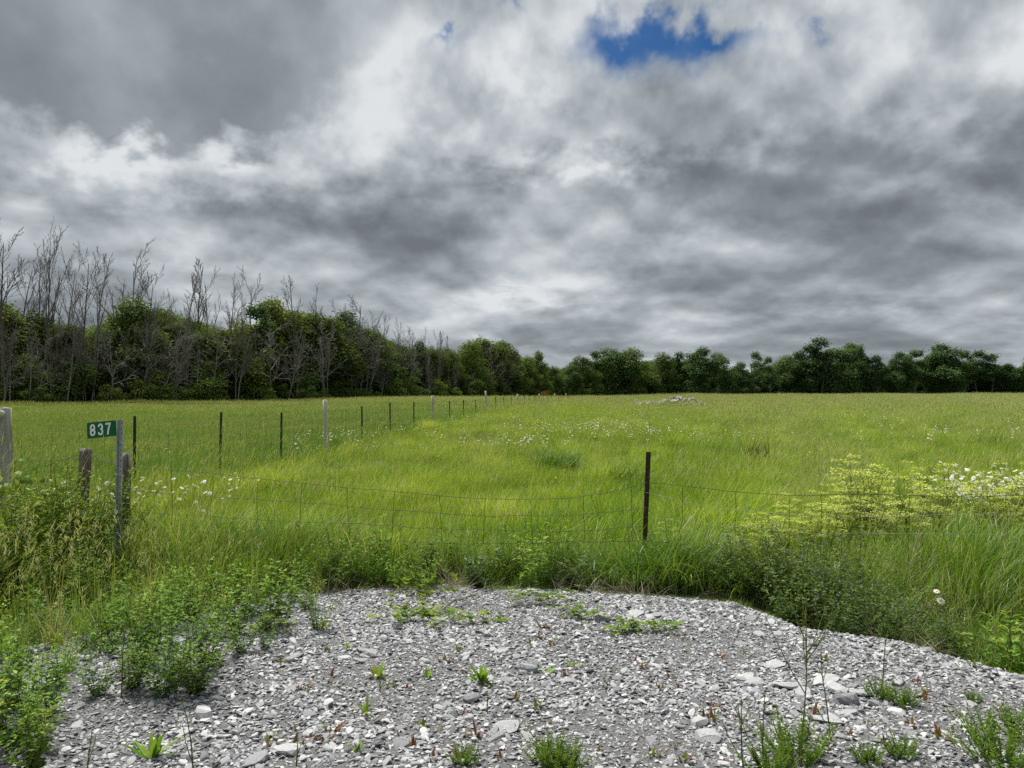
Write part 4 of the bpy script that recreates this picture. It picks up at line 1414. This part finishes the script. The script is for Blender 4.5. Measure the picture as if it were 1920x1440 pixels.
def stalk(h=0.75, nb=6, seedy=True):
    gs, gb = Geo(), Geo()
    d = np.array([-0.08, 0.06, 1.0])
    pts = [np.array([0, 0, -.03])]
    for s in range(8):
        d = unit(d + rng.normal(0, .04, 3))
        pts.append(pts[-1] + d * h / 8)
    pts = np.array(pts)
    gs.tube(pts, np.linspace(.0042, .0014, 9), 5, tint=.35)
    for b in range(nb):
        t = float(U(.15, .8))
        p, td = along(pts, np.array([t]))
        a = float(U(0, 6.28))
        e = unit(td[0] * 1.0 + np.array([math.cos(a), math.sin(a) * .6, .1]) * float(U(.6, 1.1)))
        q = [p[0]]
        for s in range(4):
            e = unit(e + np.array([0, 0, .16]) + rng.normal(0, .05, 3))
            q.append(q[-1] + e * h * float(U(.40, .62)) * (1.1 - t) / 3)
        q = np.array(q)
        gs.tube(q, np.linspace(.0026, .0009, 5), 4, tint=.4)
        n = 12
        c, dd = along(q, np.clip(U(.25, 1, n), 0, .999))
        gb.leaves(c, dd + rng.normal(0, .6, (n, 3)), rng.normal(0, 1, (n, 3)), U(.006, .014, n), U(.003, .007, n), .1, U(.3, 1, n))
    n = 26
    c, dd = along(pts, np.clip(U(.3, 1, n), 0, .999))
    gb.leaves(c, dd + rng.normal(0, .7, (n, 3)), rng.normal(0, 1, (n, 3)), U(.007, .018, n), U(.003, .007, n), .1, U(.3, 1, n))
    return [('stem', gs.mesh('stem', M['stem'])), ('buds', gb.mesh('buds', M['weed_leaf']))]


def creeper(L=0.7, n=4, leaf=0.045, mat='vine_leaf', lift=0.10):
    gs, gl = Geo(), Geo()
    for k in range(n):
        a = float(U(-0.5, 0.5)) + (0 if k % 2 else 3.14)
        p = np.array([0, 0, .01])
        pts = [p]
        for s in range(7):
            a += float(rng.normal(0, .35))
            p = p + np.array([math.cos(a), math.sin(a) * .8, 0]) * L / 7 * float(U(.5, 1))
            pts.append(p + np.array([0, 0, .015 + lift * abs(math.sin(s * 1.3 + k)) * rng.random()]))
        pts = np.array(pts)
        gs.tube(pts, .0022, 3, tint=.7)
        m = 60
        t = np.clip(U(0, 1, m), 0, .999)
        c, td = along(pts, np.repeat(t[::5], 5))
        c = c + np.repeat(rng.normal(0, .02, (12, 3)), 5, 0) + np.array([0, 0, .03])
        az = np.repeat(U(0, 6.28, 12), 5) + np.tile(np.linspace(-1.3, 1.3, 5), 12)
        d = np.stack([np.cos(az), np.sin(az), np.repeat(U(-.2, .5, 12), 5)], 1)
        up = np.repeat(unit(np.array([0, -.3, 1.0]) + rng.normal(0, .3, (12, 3))), 5, 0)
        gl.leaves(c, d, up, leaf * U(.7, 1.25, m), leaf * .42, .06, np.repeat(U(.2, 1, 12), 5))
    return [('stem', gs.mesh('stem', M['stem'])), ('leaves', gl.mesh('leaves', M[mat]))]


def daisy(h=0.5, n=1, size=0.020, mat='petal', lean=(0, .25)):
    gs, gp, gc = Geo(), Geo(), Geo()
    for pts in stems(gs, n, h, .1, lean, r=.0016, wob=.03, up=.06):
        c = pts[-1]
        nrm = unit(np.array([float(rng.normal(.1, .3)), float(rng.normal(-.35, .3)), 1.0]))
        a_ = unit(np.cross(nrm, [1, .2, 0]))
        b_ = np.cross(nrm, a_)
        m = 11
        an = np.arange(m) * 2 * math.pi / m
        d = a_[None] * np.cos(an)[:, None] + b_[None] * np.sin(an)[:, None]
        s = size * float(U(.85, 1.2))
        gp.leaves(np.tile(c, (m, 1)) + d * s * .15, d - nrm * .12, np.tile(nrm, (m, 1)), s, s * .62, .03, U(0, 1, m))
        gc.add(np.concatenate([[c + nrm * s * .22], c + nrm * s * .08 + d * s * .3]), [[0, 1 + q, 1 + (q + 1) % m] for q in range(m)], .8)
    return gs, gp, gc


def flower_mesh(**kw):
    gs, gp, gc = daisy(**kw)
    g = Geo()
    for q, mt in ((gs, 0), (gp, 1), (gc, 2)):
        for V, T, F in zip(q.V, q.T, q.F):
            pass
        V = np.concatenate(q.V)
        T = np.concatenate(q.T)
        for F in q.F:
            g.F.append(F + g.n)
            g.M.append(np.full(len(F), mt))
        g.V.append(V)
        g.T.append(T)
        g.n += len(V)
    return g.mesh('flower', [M['stem'], M['petal'] if kw.get('mat', 'petal') == 'petal' else M[kw['mat']], M['yellow_petal']])


def plant(kind, label, cat, loc, parts, scale=1.0, group=None, rz=None, squash=1.0):
    e = thing(kind, label, cat, loc, (float(rng.normal(0, .05)), float(rng.normal(.03, .05)), float(U(0, 6.28)) if rz is None else rz), (scale, scale, scale * squash), group)
    for nm, me in parts:
        link(nm, me, e)
    return e


def rows_of(kind, cat, desc, where, spots, kinds, group, base_h):
    """spots: column, distance, height; labels count them from the left"""
    for n, (px, Y, h) in enumerate(sorted(spots)):
        b = at(px, Y)
        plant(kind, '%s, %s from the left %s' % (desc, ordinal(n + 1), where), cat, b, kinds[n % len(kinds)], h / base_h, group)


def jit(lo, hi, n, y0, y1, h0, h1):
    return [(float(px + U(-.3, .3) * (hi - lo) / n), float(U(y0, y1)), float(U(h0, h1))) for px in np.linspace(lo, hi, n)]


# bramble bushes and vine at the left
BUSH = [leafy_weed(1.0, 46, 26, 3, 0.042, 0.62, (0.05, 0.9), 0.12, 'bush_leaf', .004, .03, droop=0.0) for _ in range(3)]
rows_of('bramble_bush', 'bush', 'dense olive green bramble bush', 'below the old stumps',
        [(-130, 6.2, 1.10), (-40, 6.5, 1.02), (25, 6.7, .96), (85, 6.9, 1.02), (135, 7.1, 1.10), (168, 7.5, 1.0), (195, 7.9, .75), (110, 7.5, .95), (60, 6.2, .80), (150, 6.5, .75)], BUSH, 'bramble bushes at the fence', 0.95)
gs, gl = Geo(), Geo()
for pts in stems(gs, 9, 1.15, .1, (.05, .5), r=.005, wob=.12, up=.08):
    m = 13
    c, td = along(pts, np.clip(U(.45, 1, m), 0, .999))
    c = c + rng.normal(0, .05, (m, 3))
    for cc in c:
        up = unit(np.array([float(rng.normal(0, .4)), -0.7, .7]) + rng.normal(0, .3, 3))
        az = float(U(0, 6.28))
        a_ = unit(np.cross(up, [math.cos(az), math.sin(az), .1]))
        b_ = np.cross(up, a_)
        an = np.radians([0, 50, 100, 150, 180, 210, 260, 310])
        rr = 0.062 * np.array([1.15, .72, 1.0, .75, .35, .75, 1.0, .72]) * float(U(.7, 1.2))
        V = cc + (a_[None] * np.cos(an)[:, None] + b_[None] * np.sin(an)[:, None]) * rr[:, None] - up[None] * (rr[:, None] * .2)
        gl.add(np.concatenate([[cc], V]), [[0, 1 + q, 1 + (q + 1) % 8] for q in range(8)], float(U(.1, 1)))
plant('grape_vine', 'broad leaved light green vine climbing the fence at the end post', 'vine', at(40, 7.25), [('stem', gs.mesh('stem', M['stem'])), ('leaves', gl.mesh('leaves', M['vine_leaf']))], .98, rz=0.4)

# weeds
M['thistle_leaf'] = foliage('thistle_leaf', [(0.0, (.075, .135, .045)), (1.0, (.20, .29, .12))], .25, .2)
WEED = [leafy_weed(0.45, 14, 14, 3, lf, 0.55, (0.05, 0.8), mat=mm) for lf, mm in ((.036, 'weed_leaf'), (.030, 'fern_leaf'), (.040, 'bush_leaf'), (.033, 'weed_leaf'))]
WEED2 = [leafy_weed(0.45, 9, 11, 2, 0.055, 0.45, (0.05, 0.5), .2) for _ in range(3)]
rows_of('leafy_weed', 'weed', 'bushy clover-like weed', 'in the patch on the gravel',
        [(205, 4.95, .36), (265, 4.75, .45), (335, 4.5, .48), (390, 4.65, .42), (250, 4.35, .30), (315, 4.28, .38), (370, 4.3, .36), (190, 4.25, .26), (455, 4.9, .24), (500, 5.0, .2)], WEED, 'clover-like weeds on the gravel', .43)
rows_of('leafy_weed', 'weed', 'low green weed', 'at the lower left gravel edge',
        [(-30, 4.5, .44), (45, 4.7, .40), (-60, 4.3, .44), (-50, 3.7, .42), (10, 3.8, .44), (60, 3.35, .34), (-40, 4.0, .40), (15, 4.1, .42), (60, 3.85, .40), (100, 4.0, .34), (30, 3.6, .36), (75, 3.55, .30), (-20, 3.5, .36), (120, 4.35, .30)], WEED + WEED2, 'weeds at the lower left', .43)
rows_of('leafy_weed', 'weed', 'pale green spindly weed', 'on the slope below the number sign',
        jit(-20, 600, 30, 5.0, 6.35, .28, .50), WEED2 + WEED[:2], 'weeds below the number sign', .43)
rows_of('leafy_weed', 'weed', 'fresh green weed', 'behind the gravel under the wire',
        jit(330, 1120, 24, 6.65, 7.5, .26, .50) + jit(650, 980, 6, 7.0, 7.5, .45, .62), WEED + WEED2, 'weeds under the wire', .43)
TW = leafy_weed(0.9, 5, 16, 3, 0.055, 0.4, (0.02, .22), .3, 'vine_leaf', .004, .02)
plant('sapling', 'yellow-green leafy sapling against the sagging wire', 'sapling', at(1030, 7.25), TW, .88)
plant('sapling', 'leafy green sapling in front of the far steel posts', 'sapling', at(440, 7.2), TW, .85)
VETCH = [leafy_weed(0.5, 22, 18, 3, 0.032, 0.45, (0.1, 1.0), .1, 'vetch_leaf', .0018, .012, 'purple_petal', 3, .011) for _ in range(3)]
rows_of('vetch_plant', 'weed', 'dark tangled vetch with purple flowers', 'right of the rusty post',
        [(1395, 6.75, .50), (1425, 6.55, .52), (1455, 6.6, .58), (1480, 6.2, .50), (1520, 6.3, .58), (1545, 5.85, .46), (1580, 6.1, .55), (1600, 5.65, .42), (1640, 5.9, .50), (1665, 5.55, .40), (1705, 5.7, .42), (1740, 5.45, .36),
         (1500, 6.7, .62), (1570, 6.6, .60), (1775, 5.25, .32)], VETCH, 'vetch on the right bank', .38)
THISTLE = leafy_weed(0.4, 7, 9, 4, 0.10, 0.28, (0.1, .9), .1, 'thistle_leaf', .004, .01, droop=.1)
plant('thistle', 'grey-green spiny thistle at the back edge of the gravel', 'thistle', at(900, 6.85), THISTLE, .9)
plant('thistle', 'grey-green thistle right of the dead branch', 'thistle', at(1075, 6.9), THISTLE, .8)
BROAD = [leafy_weed(0.5, 8, 8, 2, 0.085, 0.42, (0.05, .6), .15, 'weed_leaf', .004, .01, droop=.0) for _ in range(2)]
rows_of('broadleaf_weed', 'weed', 'broad leaved weed', 'on the bank at the right edge',
        [(1800, 5.5, .42), (1850, 5.15, .45), (1895, 5.0, .48), (1940, 4.85, .5), (1875, 5.6, .5)], BROAD, 'broad leaved weeds on the right', .47)
SP_ = [spurge() for _ in range(3)]
rows_of('spurge_plant', 'flowering weed', 'spurge with flat yellow-green flower heads', 'behind the right wire',
        [(1395, 7.2, .55), (1425, 7.35, .60), (1470, 7.5, .66), (1505, 7.9, .72), (1545, 7.7, .70), (1590, 8.1, .80), (1612, 8.8, 1.02), (1640, 8.6, 1.06), (1665, 8.0, .76), (1705, 8.6, .98), (1735, 8.2, .82),
         (1760, 8.8, .98), (1850, 8.4, .88), (1885, 8.1, .82), (1915, 8.6, 1.0), (1950, 8.3, .9), (1262, 7.65, .5)], SP_, 'yellow spurge behind the wire', .84)

# clump of reed-like grass by the rusty post
for n, (px, Y, s) in enumerate(sorted([(1110, 6.95, .9), (1150, 7.0, 1.0), (1190, 6.95, 1.05), (1225, 6.9, 1.1), (1255, 6.95, 1.1), (1290, 6.9, 1.05), (1325, 6.85, 1.0), (1360, 6.8, .95), (1395, 6.7, .85)])):
    g = Geo()
    m = 46
    a = U(0, 6.28, m)
    base = np.stack([.09 * rng.random(m) * np.cos(a), .09 * rng.random(m) * np.sin(a), np.full(m, -.03)], 1)
    g.blades(base, np.where(rng.random(m) < .5, rng.normal(-.8, 1.0, m), a), U(.32, .72, m), U(.007, .014, m), U(.05, .5, m), U(.5, 1.9, m), 6, np.clip(U(-.1, .75, m), 0, 1), twist=.4)
    g2 = Geo()
    m = 26
    a = U(0, 6.28, m)
    g2.blades(np.stack([.1 * np.cos(a), .1 * np.sin(a), np.full(m, -.02)], 1), a, U(.2, .45, m), U(.004, .009, m), U(.5, 1.2, m), U(.3, .9, m), 4, U(0, .8, m))
    plant('reed_grass', 'arching reed-like grass clump, %s from the left around the rusty post' % ordinal(n + 1), 'grass clump', at(px, Y),
          [('blades', g.mesh('blades', M['long_grass'])), ('dead_blades', g2.mesh('dead_blades', M['dry']))], s * 1.15, 'reed grass by the rusty post')

for n, (px, Y, sc) in enumerate(sorted([(70, 5.5, .95), (110, 5.2, 1.0), (150, 5.55, 1.05), (190, 5.25, .95), (215, 5.7, 1.0), (255, 5.35, .9), (300, 5.75, .95), (355, 5.9, .9), (420, 6.1, .85), (40, 4.9, .9), (130, 4.6, .7), (480, 6.35, .85), (590, 6.7, .8)])):
    g = Geo()
    m = 16
    a = U(0, 6.28, m)
    base = np.stack([.07 * rng.random(m) * np.cos(a), .07 * rng.random(m) * np.sin(a), np.full(m, -.03)], 1)
    az, le, be = rng.normal(.3, 1.2, m), U(.02, .22, m), U(.02, .35, m)
    tip = g.blades(base, az, U(.5, .85, m), .0042, le, be, 5, U(.75, .95, m))
    for q in range(3):
        g.blades(base, az + U(-1.2, 1.2, m), U(.22, .45, m), U(.005, .008, m), U(.1, .5, m), U(.4, 1.3, m), 4, U(.35, .95, m))
    g2 = Geo()
    for q in range(7):
        zz = tip + np.stack([rng.normal(0, .006, m), rng.normal(0, .006, m), -U(0, .10, m)], 1)
        g2.blades(zz, U(0, 6.28, m), U(.03, .06, m), U(.004, .007, m), U(.1, .7, m), U(.2, .8, m), 2, U(.3, 1, m), leaf=True)
    plant('stalky_grass', 'pale stalky grass clump with seed heads, %s from the left on the slope' % ordinal(n + 1), 'grass clump', at(px, Y),
          [('blades', g.mesh('blades', M['long_grass'])), ('seed_heads', g2.mesh('seed_heads', M['panicle']))], sc, 'stalky grass on the left slope')

# plants growing through the gravel
FERN = [fern_clump(0.24, 40), fern_clump(0.20, 34), fern_clump(0.26, 44)]


def gpt(px, py):
    Yd = EYE * FPX / (py - HORIZON)
    return at(px, Yd)


for (px, py, k, s, lab) in ((1490, 1445, 2, 1.0, 'large feathery green clump at the foot of the tall branching stalk'), (1440, 1470, 0, .8, 'feathery green clump left of the tall stalk'), (1030, 1440, 1, .85, 'feathery bright green clump in the bottom middle of the gravel'),
                            (1060, 1455, 0, .7, 'small feathery tuft beside the bottom middle clump'), (1875, 1460, 2, 1.15, 'bright green ferny clump in the lower right corner'), (1915, 1400, 0, .9, 'ferny clump behind the lower right corner one'),
                            (1640, 1310, 1, .62, 'low heathery green clump among the large stones'), (1690, 1330, 0, .55, 'short heathery clump right of the large stones'), (1820, 1322, 1, .36, 'tiny dark heathery tuft on the right gravel'),
                            (1685, 1440, 1, .6, 'upright lobed green weed right of the feathery clump'), (1620, 1450, 0, .5, 'small lobed weed near the bottom right'), (872, 1435, 1, .55, 'slim feathery weed near the bottom middle')):
    plant('feathery_weed', lab, 'weed', gpt(px, py), FERN[k], s)
for (px, py, h, w, n, lab) in ((905, 1290, .115, .030, 14, 'dandelion-like rosette behind a pale flat stone'), (708, 1272, .10, .032, 8, 'upright broad leaved rosette on the left gravel'), (290, 1412, .14, .024, 16, 'pale green lettuce-like rosette in the lower left'),
                               (800, 1278, .06, .018, 7, 'small green rosette left of the dandelion'), (838, 1252, .07, .016, 8, 'thin brownish rosette above the small green one'), (690, 1335, .10, .016, 10, 'grassy green rosette below the broad leaved one'),
                               (660, 1222, .09, .014, 9, 'grassy tuft on the gravel near the back left'), (1015, 1185, .09, .018, 8, 'reddish green rosette near the creeping weeds'), (1000, 1260, .07, .016, 7, 'small rosette right of the dandelion'),
                               (1075, 1255, .07, .016, 7, 'slender rosette in the middle of the gravel'), (1022, 1270, .08, .016, 6, 'narrow green rosette beside two pale stones'), (735, 1290, .06, .016, 7, 'low reddish rosette below the broad leaved one'),
                               (895, 1385, .08, .018, 8, 'brown green rosette in the lower middle'), (670, 1410, .08, .018, 8, 'small green rosette in the lower left middle'), (1755, 1400, .08, .018, 8, 'small brownish rosette on the lower right gravel'),
                               (610, 1185, .08, .02, 8, 'green rosette on the left back gravel')):
    e = tag(link('rosette_weed', rosette(h, n, w, 'weed_leaf' if 'red' not in lab and 'brown' not in lab else 'seedling_leaf')), lab, 'weed')
    e.location = gpt(px, py)
SEED = [rosette(float(U(.035, .06)), int(U(4, 7)), .011, 'seedling_leaf', (.05, .7), (0, 1)) for _ in range(8)]
spots = []
while len(spots) < 95:
    px, py = float(U(480, 1400)), float(U(1170, 1440))
    if rng.random() < 0.25:
        px = float(U(1400, 1900))
    p = gpt(px, py)
    if pad_distance(np.array([p[0]]), np.array([p[1]]))[0] < -0.1:
        spots.append((px, p))
for cnt, (px, p) in enumerate(sorted(spots, key=lambda q: q[0])):
    o = tag(link('seedling', SEED[cnt % 8]), 'tiny reddish seedling between the stones, %s from the left on the gravel' % ordinal(cnt + 1), 'seedling', 'seedlings in the gravel')
    o.location = p
    o.rotation_euler = (0, 0, float(U(0, 6.28)))
    s = float(U(.7, 1.5))
    o.scale = (s, s, s)
for (px, py, L, n, lab, sq) in ((775, 1165, .5, 6, 'creeping light green vine spilling over the back of the gravel', 1), (795, 1135, .3, 5, 'mounded light green vine leaves at the back of the gravel', 2.2), (1030, 1130, .45, 5, 'creeping yellow-green weed near the dead branch', 1),
                                (1200, 1185, .35, 5, 'creeping yellow-green weed beside two pale stones', .8), (880, 1172, .45, 4, 'flat runner of light green leaves on the back gravel', .7), (480, 1200, .4, 4, 'creeping weed at the left edge of the gravel', 1), (1090, 1165, .3, 3, 'sparse creeping weed in the back middle of the gravel', .7)):
    plant('creeping_weed', lab, 'weed', gpt(px, py), creeper(L, n, .042), 1.0, rz=float(U(-.3, .3)), squash=sq)
for (px, py, h, nb, lab) in ((1497, 1452, .80, 8, 'tall thin branching stalk rising from the large feathery clump'), (1392, 1450, .34, 4, 'short branching stalk left of the feathery clump'), (1430, 1460, .40, 3, 'bare brown stalk beside the feathery clump'),
                             (172, 1450, .22, 1, 'thin brown stalk in the lower left gravel'), (368, 1452, .40, 1, 'leaning thin stalk left of the gravel middle'), (232, 1310, .52, 2, 'dark upright stalk among the clover-like weeds'), (715, 1300, .16, 1, 'tiny dry stalk on the left gravel'),
                             (1555, 1405, .42, 3, 'slanting green stalk right of the tall one'), (914, 1345, .14, 1, 'tiny dry stalk below the dandelion'), (1650, 1290, .34, 2, 'thin stalk rising from the heathery clump'), (560, 1440, .16, 1, 'short dry stalk in the bottom left')):
    plant('weed_stalk', lab, 'weed', gpt(px, py), stalk(h, nb), 1.0, rz=float(U(-.5, .5)))

# dead twigs and straw
for (p0, p1, r, lab) in (((820, 1150), (935, 1098), .007, 'dead twig lying across the back of the gravel'), ((960, 1065), (1045, 1048), .008, 'pale dead branch lying in the weeds behind the gravel'), ((1035, 1045), (1150, 1105), .009, 'grey dead branch slanting down left of the rusty post'),
                         ((1075, 1075), (1100, 1108), .005, 'short pale twig below the grey branch'), ((1090, 1150), (1125, 1118), .004, 'thin pale twig standing in the back gravel'), ((560, 985), (690, 1060), .005, 'long dry stem leaning in the grass under the wire'), ((638, 1215), (648, 1180), .003, 'pale straw stuck in the left gravel')):
    A, B = gpt(*p0), gpt(*p1)
    A, B = np.array(A), np.array(B)
    if lab.startswith('long'):
        A, B = np.array(wp(*p0)), np.array(wp(*p1))
    A[2] += .03; B[2] += .06
    g = Geo()
    t = np.linspace(0, 1, 9)[:, None]
    P = A * (1 - t) + B * t + rng.normal(0, .012, (9, 3))
    g.tube(P, np.linspace(r, r * .4, 9), 5, tint=.5, cap=True)
    for q in range(4):
        i_ = int(rng.integers(2, 8))
        e = P[i_] + unit(B - A) * float(U(.05, .14)) + rng.normal(0, .05, 3) + [0, 0, .03]
        g.tube(np.array([P[i_], (P[i_] + e) / 2 + rng.normal(0, .006, 3), e]), [r * .45, r * .3, r * .15], 4, tint=.6)
    e = tag(link('dead_branch', g.mesh('dead_branch', M['dry'])), lab, 'branch')

# daisies and buttercups through the meadow
DA = [flower_mesh(h=h, n=n, size=.021) for h, n in ((.5, 1), (.58, 2), (.62, 3), (.55, 2))]
BU = [flower_mesh(h=h, n=n, size=.013, mat='yellow_petal') for h, n in ((.42, 2), (.48, 3))]
xs_, ys_ = [], []


def patch(px, Y, n, wx, wy):
    X0 = (px - 960) / FPX * Y
    xs_.append(rng.normal(X0, wx, n))
    ys_.append(rng.normal(Y, wy, n))


for px, Y, n, wx, wy in ((630, 22.5, 26, .5, .5), (700, 27, 30, 2.2, 2), (920, 22, 34, .8, .8), (970, 20.5, 16, .3, .3), (985, 24, 40, 1.3, 1.2), (1010, 26, 60, 2.2, 1.6), (1050, 27, 60, 2, 1.5), (1190, 27, 70, 1.6, 2.5), (1230, 25, 60, 1.3, 1.5), (1150, 31, 60, 2.4, 2.0),
                         (800, 25, 40, 2.5, 2.0), (560, 20, 26, 1.6, 1.0), (1380, 24, 40, 2.2, 1.8), (1560, 38, 60, 4, 2), (1650, 32, 40, 4, 3), (1760, 28, 40, 3, 3), (1850, 24, 30, 2, 2), (1300, 45, 60, 6, 3), (430, 11.5, 14, .4, .5), (330, 9.8, 12, .6, .5), (270, 9.2, 9, .4, .4),
                         (200, 8.9, 16, .3, .3), (130, 8.9, 22, .35, .3), (80, 8.8, 10, .3, .3), (1850, 9.6, 80, .5, .35), (1905, 9.3, 80, .35, .35), (1960, 9.6, 60, .4, .4), (1800, 9.9, 26, .35, .3), (1700, 10.5, 12, .6, .5), (1040, 36, 60, 5, 3)):
    patch(px, Y, n, wx, wy)
x = np.concatenate(xs_); y = np.concatenate(ys_)
n = len(x)
keep = rng.random(len(x)) < np.where(y > 15, .85, np.where(x < 0, .85, .85))
x, y = x[keep], y[keep]
n = len(x)
s = np.where(y < 11, 1.28, 1.0) * U(.85, 1.15, n)
o = scatter('daisies', np.stack([x, y, H(x, y)], 1), np.stack([rng.normal(0, .08, n), rng.normal(.06, .08, n), U(0, 6.28, n)], 1), np.stack([np.where(y > 15, 1.0, 0.75) * s] * 2 + [s], 1), rng.integers(0, 4, n), DA)
tag(o, 'white oxeye daisies scattered in drifts through the meadow', 'daisies', kind='stuff')
x, y = field_points(8.0, 24, .55)
k = wave(x, y, 1.6, 11.0) > .15
x, y = x[k], y[k]
n = len(x)
s = U(.9, 1.25, n)
o = scatter('buttercups', np.stack([x, y, H(x, y)], 1), np.stack([np.zeros(n), np.full(n, .05), U(0, 6.28, n)], 1), np.repeat(s[:, None], 3, 1), rng.integers(0, 2, n), BU)
tag(o, 'small yellow buttercups dotted through the near meadow', 'buttercups', kind='stuff')
for px, py, Y, lab in ((1752, 1088, 6.3, 'two white daisies alone in the grass below the right wire'),):
    b = at(px, Y)
    gs, gp, gc = daisy(h=z_of(py, Y) - b[2], n=2, size=.028, lean=(0, .06))
    plant('daisy', lab, 'daisy', b, [('stem', gs.mesh('stem', M['stem'])), ('petals', gp.mesh('petals', M['petal'])), ('flower_centre', gc.mesh('flower_centre', M['yellow_petal']))], 1.0, rz=0)

# dark tussocks in the meadow
g = Geo()
TU = [tuft(150, .30, (.35, .75), (.006, .011), (.1, .6), (.3, 1.0), (0, .35), segs=3, mats=('dark_grass', 'seed_head')) if 'dark_grass' in M else None for _ in range(0)]
M['dark_grass'] = foliage('dark_grass', [(0.0, (.014, .026, .008)), (1.0, (.045, .075, .018))], .3, .2)
for (px, Y, s, lab) in ((1424, 17.5, 1.35, 'dark green tussock standing alone in the right meadow'), (1035, 17.0, 1.25, 'dark tussock in the meadow below the daisy drifts'), (1010, 17.2, 1.1, 'second dark tussock left of the one below the daisies'), (1060, 17.6, 1.1, 'low dark tussock right of the one below the daisies'),
                        (1170, 15.2, 1.0, 'dark low tussock above the top of the rusty post')):
    me = tuft(420, .26, (.3, .66), (.007, .012), (.1, .7), (.3, 1.0), (0, .9 if px == 1424 else .45), mats=('dark_grass' if px == 1424 else 'long_grass', 'seed_head'), dry=0)
    o = tag(link('tussock', me), lab, 'tussock')
    o.location = at(px, Y)
    o.scale = (s * .8, s * .8, s * 1.15) if px == 1424 else (s, s, s)

# heap of cleared field stones on the skyline
pile = thing('stone_pile', 'heap of pale field stones on the skyline of the meadow', 'stone pile', at(1262, 62.0))
B0 = np.array(pile.location)
fs = [shard(.75, 200 + k, M['field_stone'], 6) for k in range(4)]
for k in range(110):
    u = float(rng.random())
    px = 1182 + 142 * u
    Y = 62 + float(rng.normal(0, .8))
    p = at(px, Y)
    hp_ = 0.52 + 0.40 * math.exp(-((u - .68) / .2) ** 2)
    zz = hp_ * float(U(.45, 1.0))
    o = link('stone', fs[k % 4], pile)
    o.location = Vector((p[0], p[1], p[2] + zz)) - Vector(B0)
    sz = float(U(.2, .5))
    o.scale = (sz * 1.3, sz, sz)
    o.rotation_euler = (float(U(0, 6)), float(rng.normal(0, .3)), float(U(0, 6)))
